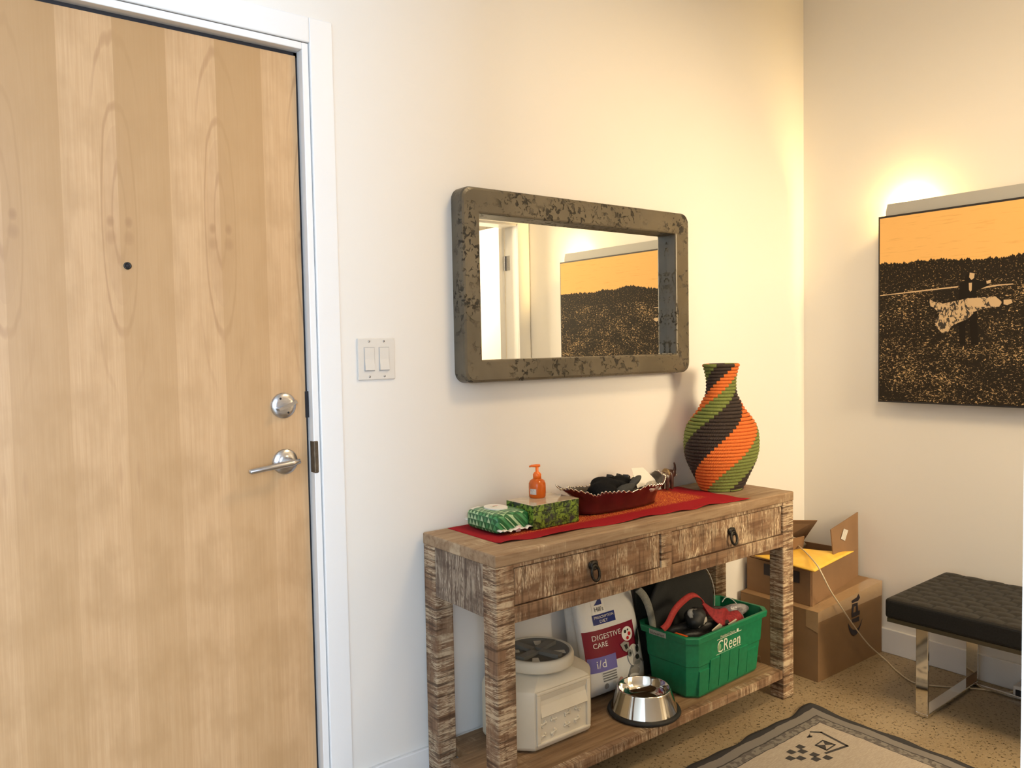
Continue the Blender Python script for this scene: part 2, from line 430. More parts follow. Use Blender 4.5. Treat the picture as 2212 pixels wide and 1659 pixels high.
# lever
lv = dpart('lever_handle', lathe(NB(), [(.0335,0),(.0335,.005),(.0315,.008),(.020,.0105),(.011,.012),(.010,.045),(0,.046)], (HX, DF, .988), 36, 'y'), steel, True)
lb = NB(); tube(lb, [(HX+.022, DF-.048, .988+.004), (HX, DF-.048, .988), (HX-.05, DF-.049, .984), (HX-.108, DF-.049, .978), (HX-.112, DF-.049, .978)], [.006,.0085,.0075,.007,.005], 14)
obj('lever', lb, steel, lv, True)
dpart('strike_plate', B(DX1-.001, DX1+.012, -.007, .02, .952, 1.038, .003), MV('aged_strike', (.10,.075,.05), (.16,.12,.08), 60, .5, .6))
dpart('bolt_edge', B(DX1-.010, DX1+.0015, .020, .06, 1.10, 1.17), black_gap)

# second door seen in the mirror
d2 = struct('door_2', B(OX1-.048, OX1-.008, -2.87, YB-.125, .008, OZ-.006, .002), trim_m, 'white door standing open into the lit side room')
fr2 = NB(); box(fr2, OX1-.004, OX1, YB-.12, YB, 0, OZ); box(fr2, OX0, OX0+.015, YB-.12, YB, 0, OZ); box(fr2, OX0, OX1, YB-.12, YB, OZ-.015, OZ)
struct('trim_3', fr2, trim_m)
cs2 = NB(); box(cs2, OX1-.004, XR-.006, YB, YB+.012, 0, OZ+.075, .003); box(cs2, OX0-.075, OX0+.004, YB, YB+.012, 0, OZ+.075, .003); box(cs2, OX0+.004, OX1-.004, YB, YB+.012, OZ-.004, OZ+.075, .003)
struct('trim_4', cs2, trim_m)
for z in (.25, 1.05, 1.80):
    h = NB(); tube(h, [(OX1-.012, YB-.118, z-.045), (OX1-.012, YB-.118, z+.045)], .006, 10); box(h, OX1-.0065, OX1-.0035, YB-.115, YB-.075, z-.045, z+.045)
    obj('hinge', h, steel, d2)

# ------------------------------------------------------------------ light switch
sw = thing('light_switch', 'white double rocker light switch on the wall beside the entry door', 'light switch', (-.129, 0, 1.252))
SX = -.129; SZ = 1.252
obj('plate', B(SX-.058, SX+.058, -.006, 0, SZ-.0585, SZ+.0585, .003, 3), plastic_w, sw)
for s in (-1, 1):
    cx = SX+s*.023
    obj('rocker_bezel', B(cx-.0165, cx+.0165, -.0072, -.004, SZ-.0335, SZ+.0335, .001), M('bezel_shadow', (.45,.44,.43), .4), sw)
    r = NB(); poly_extr(r, [(cx-.0145,-.0072,SZ-.031),(cx-.0145,-.0118,SZ-.031),(cx-.0145,-.0082,SZ+.0),(cx-.0145,-.0085,SZ+.031),(cx-.0145,-.0072,SZ+.031)], (.029,0,0))
    obj('rocker', r, plastic_w, sw)
    for z in (-.049, .049):
        obj('screw', lathe(NB(), [(0,.0072),(.003,.0068),(.003,.004)], (cx, 0, SZ+z), 10, 'y'), steel, sw, True)

# ------------------------------------------------------------------ mirror
def mirror_frame_mat():
    m = M('pitted_stone_composite', (.13,.115,.085), .42); t = NT(m); v = t.coord()
    b = t.mix(t.ramp(t.noise(v, 7, 4), [(.3,0.0),(.7,1.0)]), (.092,.076,.050), (.148,.122,.082))
    vo = t.noise(v, 62, 3, .6, .5)
    gate = t.ramp(t.noise(t.coord(loc=(4,1,7)), 11, 3), [(.42,0.0),(.58,1.0)])
    pit = t.math('MULTIPLY', t.ramp(vo, [(.545,0.0),(.60,1.0)]), gate)
    t.col(t.mix(pit, b, (.030,.025,.018)))
    t.set(Roughness=t.math('ADD', t.math('MULTIPLY', pit, .4), .36), Metallic=.1)
    t.bump(t.math('SUBTRACT', 1.0, pit), .9, .004); return m
mf = mirror_frame_mat()
MX0, MX1, MZ0, MZ1, MD = .135, 1.146, 1.172, 1.754, -.055
mi = thing('wall_mirror', 'rectangular mirror with thick pitted grey-brown frame above the console table', 'mirror', ((MX0+MX1)/2, 0, MZ0))
IX0, IX1, IZ0, IZ1 = .199, 1.072, 1.240, 1.676
fb = NB()
outer = rrect(MX0, MX1, MZ0, MZ1, .035, n=6); inner = rrect(IX0, IX1, IZ0, IZ1, .004, n=6)
n = len(outer)
def ring(pts, y): return [fb.verts.new((p[0], y, p[1])) for p in pts]
def shrink(pts, d):
    cx, cz = (MX0+MX1)/2, (MZ0+MZ1)/2
    return [(p[0]-d*(1 if p[0] > cx else -1), p[1]-d*(1 if p[1] > cz else -1)) for p in pts]
R = [ring(outer, 0), ring(outer, MD+.009), ring(shrink(outer,.0025), MD+.0025), ring(shrink(outer,.009), MD), ring(shrink(inner,-.006), MD), ring(shrink(inner,-.0015), MD+.0015), ring(inner, MD+.006), ring(inner, -.006)]
for a_, b_ in zip(R, R[1:]):
    for i in range(n): fb.faces.new((a_[i], a_[(i+1)%n], b_[(i+1)%n], b_[i]))
bmesh.ops.recalc_face_normals(fb, faces=fb.faces[:])
obj('frame', fb, mf, mi)
obj('mirror_glass', B(IX0-.004, IX1+.004, -.010, -.004, IZ0-.004, IZ1+.004), mirror_m, mi)

# ------------------------------------------------------------------ console table
TW, TD, TH, TG = 1.3285, .354, .7439, -.015
YF = TG-TD
tb = thing('console_table', 'rustic limewashed brown wood console table with two drawers and lower shelf', 'table', (TW/2, TG-TD/2, 0))
obj('table_top', B(0, TW, YF, TG, TH-.034, TH, .004), wood_top, tb)
L = .060
for (x0, y0) in ((0, YF), (TW-L-.004, YF), (0, TG-L), (TW-L-.004, TG-L)):
    obj('leg', B(x0+.001, x0+L+.003, y0+.001, y0+L-.001, 0, TH-.0335, .004), wood_z, tb)
x0, x1 = L+.003, TW-L-.004
obj('front_rail', B(x0-.004, x1+.004, YF+.003, YF+.028, .700, TH-.0335, .002), wood_x, tb)
obj('front_rail', B(x0-.004, x1+.004, YF+.003, YF+.028, .553, .596, .002), wood_x, tb)
obj('drawer_divider', B(.632, .680, YF+.0025, YF+.028, .594, .702, .002), wood_z, tb)
obj('back_rail', B(x0, x1, TG-.028, TG-.005, .56, TH-.034), wood_x, tb)
for sx in (.004, TW-.028-.002):
    obj('side_rail', B(sx, sx+.024, YF+L-.002, TG-L+.002, .567, TH-.0335, .002), wood_side_shaded, tb)
for (a, b, kx, kz) in ((.064, .631, .345, .642), (.681, 1.264, .973, .640)):
    dr = obj('drawer', B(a+.002, b-.002, YF+.006, YF+.030, .598, .698, .004), wood_dr, tb)
    kn = NB(); lathe(kn, [(0,.004),(.006,.012),(.0125,.013),(.0145,.006),(.0135,0)], (kx, YF+.006, kz+.014), 14, 'y')
    for s in (-1,1): ellipsoid(kn, (kx+s*.010, YF+.001, kz+.018), (.008,.005,.009), None, 10)
    obj('knob_plate', kn, iron, dr, True)
    rg = NB(); tube(rg, [(kx+.0145*math.cos(q), YF-.009+.004*math.sin(q), kz-.006+.021*math.sin(q)) for q in [2*PI*k/24 for k in range(24)]], .0042, 8, True)
    obj('ring_pull', rg, iron, dr, True)
obj('drawer_bottom', B(.03, TW-.03, YF+.03, TG-.03, .585, .595), wood_shelf, tb)
# lower shelf of boards, with front and side lips
SH = .107
nb = 3; yy0, yy1 = YF+.030, TG-.006
for k in range(nb):
    a = yy0+(yy1-yy0)*k/nb; b = yy0+(yy1-yy0)*(k+1)/nb
    xa, xb = (L+.003, TW-L-.004) if k in (0, nb-1) else (.006, TW-.006)
    obj('shelf_board', B(xa, xb, a+.0006, b-.0006, SH-.028, SH, .0015), wood_shelf, tb)
obj('shelf_front_edge', B(L+.002, TW-L-.003, YF+.004, YF+.0305, SH-.030, SH+.0005, .002), wood_x, tb)

# ------------------------------------------------------------------ runner cloth
def runner_mat():
    m = M('red_woven_cloth', (.42,.02,.035), .9); t = NT(m); v = t.coord()
    weave = t.noise(v, 700, 2); c = t.mix(t.ramp(weave, [(.35,0.0),(.65,1.0)]), (.27,.008,.014), (.40,.018,.026))
    s = t.sep(v)
    inside = t.math('MULTIPLY', t.ramp(t.math('ABSOLUTE', t.math('SUBTRACT', s[1], .03)), [(.085,1.0),(.105,0.0)]), t.ramp(t.math('ABSOLUTE', s[0]), [(.40,1.0),(.44,0.0)]))
    loop = t.n('ShaderNodeTexVoronoi', feature='DISTANCE_TO_EDGE', ins={'Vector': v, 'Scale': 130.0}).outputs['Distance']
    stitch = t.math('MULTIPLY', t.ramp(loop, [(.035,1.0),(.085,0.0)]), inside)
    t.col(t.mix(stitch, c, (.80,.28,.05))); t.bump(t.math('ADD', weave, stitch), .3, .0012)
    t.set(**{'Specular IOR Level': .15}); return m
cb = NB()
def run_f(u, v):
    # corners follow the cloth as it lies, a little askew, front edge gently rippled
    A = Vector((.082, -.022, 0)); Bv = Vector((.083, -.287, 0)); Cc = Vector((1.088, -.352, 0)); D = Vector((1.10, -.028, 0))
    p = (A*(1-v)+Bv*v)*(1-u)+(D*(1-v)+Cc*v)*u
    e = max(0, (v-.86)/.14)
    rip = .5+.5*math.sin(u*31+2*math.sin(u*9))
    p.y += e*.006*math.sin(u*23+1); p.x += .003*math.sin(v*20)*(1 if u > .97 else 0)
    return Vector((p.x, p.y, TH+.0012+.0065*rip*e*e + .0012*(.5+.5*math.sin(u*40+v*9))*e))
grid(cb, run_f, 90, 24)
solid(cb, .0011)
single('table_runner', cb, runner_mat(), 'red woven cloth runner with orange stitching lying on the console table', 'table runner', (.585, -.165, TH), smooth=True)

# ------------------------------------------------------------------ pack of wet wipes
def wipes_mat():
    m = M('wipes_wrapper', (.03,.2,.06), .32); t = NT(m)
    s = t.sep(t.coord())
    # rows of little upright triangles in two greens
    a = t.math('MULTIPLY', s[1], 60.0); b = t.math('MULTIPLY', t.math('ADD', s[0], s[2]), 60.0)
    row = t.math('FLOOR', b); fb_ = t.math('FRACT', b)
    fa = t.math('FRACT', t.math('ADD', a, t.math('MULTIPLY', row, .5)))
    tri = t.math('LESS_THAN', fb_, t.math('SUBTRACT', .95, t.math('MULTIPLY', t.math('ABSOLUTE', t.math('SUBTRACT', fa, .5)), 2.1)))
    pick = t.noise(t.comb(t.math('FLOOR', t.math('ADD', a, t.math('MULTIPLY', row, .5))), row, 0.0), 3.1, 0)
    c = t.mix(tri, (.012,.12,.035), t.mix(t.ramp(pick, [(.42,0.0),(.5,1.0)]), (.06,.28,.10), (.40,.60,.34)))
    t.col(c); t.bump(t.noise(t.coord(), 60, 3), .35, .002); return m
wm = wipes_mat(); white_film = M('white_film', (.84,.82,.78), .35)
wp = thing('wet_wipes_pack', 'green triangle-patterned pack of wet wipes with white oval lid', 'wipes pack', (.190, -.128, TH+.003))
def pk(u, v):   # superellipse pillow, long axis y
    th = 2*PI*u; ph_ = -PI/2+PI*v
    def sp(c, e): return math.copysign(abs(c)**e, c)
    cx = sp(math.cos(ph_), .22)*sp(math.cos(th), .25); cy = sp(math.cos(ph_), .22)*sp(math.sin(th), .25); cz = sp(math.sin(ph_), .38)
    sag = 1-.10*cx*cx*max(cz,0) - .16*cy**4*max(cz, 0)
    return Vector((.190+.064*cx, -.128+.078*cy, TH+.0035+.029+.029*cz*sag))
pb = NB(); grid(pb, pk, 40, 16); bmesh.ops.remove_doubles(pb, verts=pb.verts[:], dist=.0004)
obj('pack_body', pb, wm, wp, True)
top = lambda u, v: Vector((.190+u, -.128+v, TH+.0632+.002*math.cos(u*20)))
ld = NB(); ring0 = ell(.002, .012, .033, .040, 28)
poly_extr(ld, [(.190+p[0], -.128+p[1], TH+.058) for p in ring0], (0,0,.0062))
lid = obj('lid', ld, white_film, wp)
lt = NB(); text(lt, 'bio', lambda x, y: Vector((.178+y*0+x, -.118+y, TH+.0644)), w=.018)
obj('print', lt, M('print_green', (.12,.35,.06), .5), lid)
lt = NB(); flat_poly(lt, [(-.004,.018),(.018,.022),(.018,.0255),(-.004,.0215)], lambda x, y: Vector((.190+x, -.128+y, TH+.0644)))
obj('print', lt, M('print_red', (.6,.05,.04), .5), lid)
for s, dz in ((-1, .013), (1, .020)):
    fb2 = NB(); NN = 16; rows = []
    for i in range(NN+1):
        x = .190-.060+.120*i/NN; zz = TH+.003+dz+.0022*math.sin(i*2.3)+.002*math.sin(i*.9)
        rows.append((Vector((x, -.128+s*.074, zz)), Vector((x*.98+.0038, -.128+s*(.092+.0025*math.sin(i*3.1)), zz-.004*s*-1*.4))))
    for i in range(NN):
        vs = [fb2.verts.new(q) for q in (rows[i][0], rows[i+1][0], rows[i+1][1], rows[i][1])]; fb2.faces.new(vs)
    bmesh.ops.remove_doubles(fb2, verts=fb2.verts[:], dist=.0003)
    solid(fb2, .0014)
    obj('crimped_end', fb2, white_film, wp, True)
st = NB(); poly_extr(st, [(.196,-.2085,TH+.004),(.212,-.2085,TH+.004),(.213,-.2085,TH+.021),(.197,-.2085,TH+.021)], (0,.004,0))
obj('pull_tab', st, M('pale_pink_sticker', (.75,.62,.58), .5), wp)
st = NB(); flat_poly(st, [(-.055,.045),(-.018,.060),(-.022,.072),(-.055,.064)], lambda x, y: Vector((.190+x, -.128+y, TH+.0605-abs(x)*.05)))
obj('paper_patch', st, white_film, wp)

# ------------------------------------------------------------------ leaf-pattern box with a bottle on it
def leaf_mat():
    m = M('leaf_print_card', (.02,.05,.01), .22); t = NT(m); v = t.coord()
    f = t.noise(v, 75, 4, .6, 1.0); g = t.noise(t.coord(loc=(3,3,3)), 28, 3)
    c = t.mix(t.ramp(f, [(.44,0.0),(.56,1.0)]), (.018,.040,.010), (.19,.30,.035))
    c = t.mix(t.ramp(g, [(.52,0.0),(.66,1.0)]), c, (.035,.045,.04)); t.col(c); return m
GX0, GX1, GY0, GY1, GZ1 = .248, .426, -.222, -.096, .818
gb = thing('keepsake_box', 'small green leaf-printed box with glossy beige top', 'box', ((GX0+GX1)/2, (GY0+GY1)/2, TH+.003))
obj('box_body', B(GX0, GX1, GY0, GY1, TH+.003, GZ1-.021, .001), leaf_mat(), gb)
obj('lid_sides', B(GX0-.0008, GX1+.0008, GY0-.0008, GY1+.0008, GZ1-.0203, GZ1-.0012, .001), bpy.data.materials['leaf_print_card'], gb)
obj('lid_top', B(GX0, GX1, GY0, GY1, GZ1-.003, GZ1, .001), MV('glossy_beige', (.55,.47,.36), (.47,.38,.28), 40, .10), gb)
bo = thing('pump_bottle', 'small translucent orange pump bottle standing on the green leaf-printed box', 'pump bottle', (.342, -.128, GZ1))
bx, by = .342, -.128
soap = M('orange_gel', (.80,.16,.015), .12, Transmission_Weight=.35, IOR=1.4)
orange_p = M('orange_plastic', (.85,.17,.015), .3)
obj('bottle_body', lathe(NB(), [(0,0),(.023,0),(.0258,.004),(.0262,.030),(.0258,.043),(.022,.052),(.013,.0575),(.011,.060),(0,.061)], (bx,by,GZ1), 32), soap, bo, True)
obj('pump_collar', lathe(NB(), [(0,.057),(.0125,.057),(.0128,.071),(.0095,.076),(.005,.079),(.0048,.094),(0,.094)], (bx,by,GZ1), 24), orange_p, bo, True)
pn = NB(); tube(pn, [(bx+.0085,by-.0045,GZ1+.097),(bx,by,GZ1+.0965),(bx-.014,by+.009,GZ1+.0965),(bx-.020,by+.013,GZ1+.0945)], [.004,.0048,.0035,.0026], 10)
obj('pump_head', pn, orange_p, bo, True)
lb = NB()
def cyl_lab(a0, a1, z0, z1, r):
    return lambda u, v: Vector((bx+r*math.cos(a0+(a1-a0)*u), by+r*math.sin(a0+(a1-a0)*u), GZ1+z0+(z1-z0)*v))
cam_a = math.atan2(-2.01+.128, -1.2-.342)
grid(lb, cyl_lab(cam_a-.95, cam_a-.12, .012, .029, .0268), 8, 2)
obj('bottle_label', lb, MV('grey_label', (.66,.63,.58), (.42,.41,.40), 160, .5), bo)

# ------------------------------------------------------------------ lacquered boat dish and what lies in it
TX, TY, TZ = .655, -.155, TH+.003
dish_red = MV('dark_red_lacquer', (.070,.009,.010), (.105,.013,.014), 30, .3, 0)
silver = M('bright_pewter', (.68,.64,.56), .22, 1)
NA = 180
def dish_pt(a, k):
    """a round the rim, k 0 base .. 1 rim"""
    ca, sa = math.cos(a), math.sin(a)
    ex = math.copysign(abs(ca)**.75, ca); ey = math.copysign(abs(sa)**.8, sa)
    e = k**1.5
    lx = .165+.040*e; ly = .048+.032*e
    tip = max(0, -ca-.80)/.20
    rise = .068+.010*abs(ca)**4+.0035*math.sin(a*9+.6)+.0022*math.sin(a*17)+.018*tip+.012*max(0,ca-.8)/.2
    ext = .045*tip*max(0, (k-.6)/.4)
    return Vector((TX+ex*lx-ext, TY+ey*ly*(1-.25*tip), TZ+.002+rise*k))
ds = thing('boat_dish', 'dark red boat-shaped dish with crimped silver rim full of small things', 'dish', (TX, TY, TZ))
db_ = NB(); NK = 8
out = [[db_.verts.new(dish_pt(2*PI*i/NA, k/NK)) for i in range(NA)] for k in range(NK+1)]
inn = []
for k in range(NK+1):
    row = []
    for i in range(NA):
        p = dish_pt(2*PI*i/NA, k/NK); q = Vector((TX, TY, p.z)); d = (q-p); d.z = 0
        row.append(db_.verts.new(p + d.normalized()*.004 + Vector((0,0,.004*(1-k/NK)))))
    inn.append(row)
for k in range(NK):
    for i in range(NA):
        j = (i+1)%NA
        db_.faces.new((out[k][i], out[k][j], out[k+1][j], out[k+1][i])); db_.faces.new((inn[k][j], inn[k][i], inn[k+1][i], inn[k+1][j])).material_index = 1
for i in range(NA):
    j = (i+1)%NA; db_.faces.new((out[NK][i], out[NK][j], inn[NK][j], inn[NK][i]))
db_.faces.new(out[0][::-1]); db_.faces.new(inn[0]).material_index = 1
obj('dish_body', db_, [dish_red, MV('dish_lining', (.10,.085,.07), (.05,.04,.035), 40, .35, .5)], ds, True)
rm = NB(); pts = []
NR = 72*8
for i in range(NR):
    a = 2*PI*i/NR; p = dish_pt(a, 1); d = p-Vector((TX, TY, p.z)); d.normalize()
    w_ = math.sin(72*a)
    pts.append(p + d*(.0012+.0030*w_) + Vector((0,0,.0036*w_)))
tube(rm, pts, .0018, 6, True)
obj('crimped_rim', rm, silver, ds, True)
# contents
fab_black = MV('black_fabric', (.004,.004,.005), (.010,.010,.011), 220, .9, bump=.3, Specular_IOR_Level=.2)
cap = thing('black_cap', 'crumpled black fabric cap heaped in the red dish', 'cap', (.63, -.15, TZ+.035))
cp = NB(); ellipsoid(cp, (.603,-.150,TZ+.062), (.058,.046,.040), None, 30, .16, 3)
obj('crown', cp, fab_black, cap, True)
cp = NB(); ellipsoid(cp, (.685,-.135,TZ+.070), (.055,.036,.026), None, 26, .25, 11)
obj('folded_side', cp, fab_black, cap, True)
for (x, y, z, rz) in ((.655,-.128,.098,.3),(.705,-.125,.094,-.2),(.727,-.13,.09,.5)):
    cp = NB(); q = bmesh.ops.create_cube(cp, size=1)['verts']
    for v in q: v.co = Matrix.Rotation(rz, 3, 'Z') @ Matrix.Rotation(.4, 3, 'Y') @ Vector((v.co.x*.026, v.co.y*.02, v.co.z*.010)) + Vector((x, y, TZ+z))
    bmesh.ops.bevel(cp, geom=cp.edges[:], offset=.0012, segments=1, affect='EDGES')
    obj('buckle', cp, M('black_buckle', (.010,.010,.011), .4), cap)
gl = NB()
from mathutils import Euler
ellipsoid(gl, (.645,-.200,TZ+.064), (.050,.020,.017), Euler((0,-.22,.10)), 24, .10, 5)
ellipsoid(gl, (.702,-.192,TZ+.085), (.034,.013,.011), Euler((0,-.45,.12)), 20, .05, 6)
single('grey_pouch', gl, MV('charcoal_neoprene', (.030,.031,.032), (.045,.046,.046), 300, .8), 'charcoal grey elongated pouch lying against the black cap in the dish', 'pouch', (.69,-.198,TZ+.05), smooth=True)
ev = NB(); poly_extr(ev, [(.735,-.172,TZ+.056),(.842,-.158,TZ+.064),(.822,-.118,TZ+.106),(.755,-.128,TZ+.112)], (.001,.003,.0035))
single('white_card', ev, M('white_paper', (.82,.80,.74), .6), 'white paper card propped at the right end of the dish', 'card', (.79,-.14,TZ+.05))
wr = NB(); ellipsoid(wr, (.757,-.208,TZ+.060), (.030,.016,.013), None, 18, .35, 21)
single('foil_wrapper', wr, MV('crumpled_foil', (.62,.58,.52), (.35,.32,.29), 60, .3, .4, bump=.6, bdist=.003), 'crumpled pale wrapper at the front rim of the dish', 'wrapper', (.757,-.208,TZ+.05))
cl = NB()
for a in range(5): ellipsoid(cl, (.52+.02*a, -.15+.012*math.sin(a*2), TZ+.045+.006*math.sin(a*3)), (.016,.013,.009), None, 12, .3, a)
single('loose_keys', cl, MV('tarnished_metal', (.22,.2,.17), (.4,.37,.32), 40, .35, .8), 'cluster of small metal bits in the left tip of the dish', 'keys', (.56,-.15,TZ+.04))

# ------------------------------------------------------------------ elephant figurine
def skin(name, verts, edges, radii, mat, parent=None, origin=None, levels=2):
    me = bpy.data.meshes.new(name); b = base(parent) if parent else Vector(origin)
    me.from_pydata([Vector(v)-b for v in verts], edges, []); me.materials.append(mat)
    o = bpy.data.objects.new(name, me); C.objects.link(o)
    if parent: o.parent = parent
    else: o.location = origin
    md = o.modifiers.new('skin', 'SKIN'); md.use_smooth_shade = True
    lay = me.skin_vertices[0].data
    for i, rr in enumerate(radii): lay[i].radius = (rr, rr) if not isinstance(rr, tuple) else rr
    lay[0].use_root = True
    s = o.modifiers.new('sub', 'SUBSURF'); s.levels = levels; s.render_levels = levels
    BASE[o.name] = b
    return o
EX, EY = 1.005, -.062
el_m = MV('dark_carved_wood', (.035,.014,.012), (.075,.03,.02), 60, .3)
el = thing('elephant_figurine', 'small dark carved elephant with raised trunk between the dish and the vase', 'figurine', (EX, EY, TH+.003))
Z = TH+.003
ev_ = [(EX-.006,EY,Z+.058),(EX+.010,EY,Z+.060),(EX+.026,EY,Z+.064),(EX+.037,EY,Z+.062),(EX+.043,EY,Z+.074),(EX+.042,EY,Z+.088),(EX+.038,EY,Z+.099),
       (EX-.020,EY,Z+.056),(EX-.027,EY,Z+.046),
       (EX-.012,EY-.011,Z+.036),(EX-.012,EY-.011,Z+.003),(EX-.012,EY+.011,Z+.036),(EX-.012,EY+.011,Z+.003),
       (EX+.012,EY-.011,Z+.038),(EX+.013,EY-.011,Z+.003),(EX+.012,EY+.011,Z+.038),(EX+.013,EY+.011,Z+.003)]
ee = [(0,1),(1,2),(2,3),(3,4),(4,5),(5,6),(0,7),(7,8),(0,9),(9,10),(0,11),(11,12),(1,13),(13,14),(1,15),(15,16)]
er = [.019,.018,.013,.0075,.0055,.0042,.003,.012,.002,.008,.007,.008,.007,.008,.007,.008,.007]
skin('body', ev_, ee, er, el_m, el)
for s in (-1,1):
    e = NB(); ellipsoid(e, (EX+.022,EY+s*.015,Z+.062), (.009,.003,.013), None, 14); obj('ear', e, el_m, el, True)
sd = NB(); ellipsoid(sd, (EX-.006,EY,Z+.063), (.012,.0195,.0185), None, 18); obj('saddle_cloth', sd, MV('gilded_cloth', (.10,.05,.02), (.32,.22,.10), 90, .4, .3), el, True)
for s in (-1,1):
    t_ = NB(); tube(t_, [(EX+.034,EY+s*.006,Z+.058),(EX+.042,EY+s*.008,Z+.052),(EX+.048,EY+s*.008,Z+.055)], [.0022,.0018,.0008], 8); obj('tusk', t_, white_film, el, True)

# ------------------------------------------------------------------ coiled basket vase
VX, VY, VZ = 1.184, -.166, TH+.0015
prof = [(0,.078),(.010,.085),(.042,.0997),(.075,.116),(.108,.131),(.140,.139),(.173,.1405),(.206,.138),(.238,.128),(.264,.110),(.290,.0885),(.317,.075),(.343,.061),(.369,.0565),(.401,.0570),(.434,.0635),(.457,.071)]
def vr(z):
    for (z0, r0), (z1, r1) in zip(prof, prof[1:]):
        if z <= z1: return r0+(r1-r0)*(z-z0)/(z1-z0)
    return prof[-1][1]
def rope(name, c, c2):
    m = M(name, c, .85); t = NT(m); v = t.coord()
    s = t.sep(v); ang = t.math('ARCTAN2', s[1], s[0])
    st_ = t.math('SINE', t.math('ADD', t.math('MULTIPLY', ang, 150.0), t.math('MULTIPLY', s[2], 500.0)))
    f = t.noise(v, 140, 3)
    t.col(t.mix(t.math('ADD', t.math('MULTIPLY', t.ramp(f, [(.3,0.0),(.7,1.0)]), .7), t.math('MULTIPLY', st_, .15)), c, c2)); t.bump(t.math('ADD', st_, f), .35, .0012); return m
ro_o = rope('orange_raffia', (.62,.13,.018), (.74,.19,.035)); ro_g = rope('green_raffia', (.145,.175,.035), (.22,.26,.070)); ro_b = rope('brown_raffia', (.024,.014,.011), (.048,.030,.024))
va = thing('coiled_vase', 'tall coiled raffia vase with spiral orange green and brown stripes', 'vase', (VX, VY, VZ))
NC = 38; pitch = .457/NC
toc = Vector((-1.2-VX, -2.01-VY, 0)).normalized(); rgt = Vector((.792, -.611, 0))
zc = [pitch*(i+.5) for i in range(NC)]
th_ = [0]*NC
for i in range(1, NC): th_[i] = th_[i-1]+.0138/vr(zc[i])
iref = min(range(NC), key=lambda i: abs(zc[i]-.219))
for i in range(NC):
    r = vr(zc[i]); cbm = NB(); NS = 96; nt = 8; rt = pitch*.545
    bound = math.radians(18)+(th_[i]-th_[iref])      # the brown-to-orange edge on this coil
    rings = []
    for k in range(NS):
        phi = bound+2*PI*k/NS
        d = rgt*math.sin(phi)+toc*math.cos(phi)
        rings.append([cbm.verts.new(Vector((VX,VY,VZ+zc[i])) + d*(r-rt+rt*math.cos(2*PI*q/nt)) + Vector((0,0,rt*math.sin(2*PI*q/nt)))) for q in range(nt)])
    for k in range(NS):
        s = int(k/(NS/6))%3                          # 0 orange, 1 green, 2 brown
        for q in range(nt):
            f = cbm.faces.new((rings[k][q], rings[(k+1)%NS][q], rings[(k+1)%NS][(q+1)%nt], rings[k][(q+1)%nt])); f.material_index = s; f.smooth = True
    bmesh.ops.recalc_face_normals(cbm, faces=cbm.faces[:])
    obj('coil', cbm, [ro_o, ro_g, ro_b], va)
obj('base_disc', lathe(NB(), [(0,.001),(.072,.001),(.075,.006),(0,.008)], (VX,VY,VZ), 32), ro_g, va, True)

# ------------------------------------------------------------------ food storage container
cream_p = MV('cream_plastic', (.74,.68,.55), (.70,.64,.51), 12, .45)
grey_p = M('grey_lid_plastic', (.20,.19,.165), .5)
KX0, KX1, KY0, KY1 = .160, .482, -.256, -.018
kc = thing('pet_food_container', 'cream plastic pet food container with grey twist lid on the lower shelf', 'container', ((KX0+KX1)/2, (KY0+KY1)/2, SH))
def octo(inset, ch, z):
    x0, x1, y0, y1 = KX0+inset, KX1-inset, KY0+inset, KY1-inset
    return [(x0+ch,y0,z),(x1-ch,y0,z),(x1,y0+ch,z),(x1,y1-ch,z),(x1-ch,y1,z),(x0+ch,y1,z),(x0,y1-ch,z),(x0,y0+ch,z)]
kb = NB(); secs = [octo(.012,.050,SH+.0005), octo(.003,.052,SH+.008), octo(0,.053,SH+.016), octo(0,.053,SH+.165), octo(.003,.053,SH+.178), octo(.012,.055,SH+.188), octo(.046,.066,SH+.212), octo(.055,.068,SH+.217)]
rows = [[kb.verts.new(p) for p in s] for s in secs]
kb.faces.new(rows[0][::-1]); kb.faces.new(rows[-1])
for a, b in zip(rows, rows[1:]):
    for i in range(8): kb.faces.new((a[i], a[(i+1)%8], b[(i+1)%8], b[i]))
body = obj('body', kb, cream_p, kc)
bv = body.modifiers.new('bevel', 'BEVEL'); bv.width = .006; bv.segments = 3; bv.limit_method = 'ANGLE'; bv.angle_limit = math.radians(20)
for p in body.data.polygons: p.use_smooth = True
KC = ((KX0+KX1)/2, (KY0+KY1)/2, SH)
obj('lid_ring', lathe(NB(), [(.103,.211),(.112,.213),(.1135,.218),(.1135,.238),(.110,.246),(.102,.248),(.099,.244),(.099,.238)], KC, 56), cream_p, kc, True)
lidk = obj('lid', lathe(NB(), [(0,.238),(.090,.238),(.0935,.244),(.100,.245),(.100,.231)], KC, 48), grey_p, kc, True)
gr = NB()
for q in range(4):
    a = q*PI/2+.35
    ca, sa = math.cos(a), math.sin(a)
    def P(r_, t_, z_): return (KC[0]+r_*ca-t_*sa, KC[1]+r_*sa+t_*ca, SH+z_)
    poly_extr(gr, [P(.012,-.012,.238), P(.086,-.020,.238), P(.086,-.020,.251), P(.012,-.012,.247)], Vector(P(0,.026,0))-Vector(P(0,0,0)))
obj('grip', gr, grey_p, lidk)
for q in range(4):
    a = q*PI/2+1.05
    mk = NB(); poly_extr(mk, [(KC[0]+r_*math.cos(a)-t_*math.sin(a), KC[1]+r_*math.sin(a)+t_*math.cos(a), SH+.2385) for r_, t_ in ((.052,-.022),(.085,-.028),(.085,-.004),(.052,-.004))], (0,0,.002))
    obj('grip_wing', mk, cream_p, lidk)
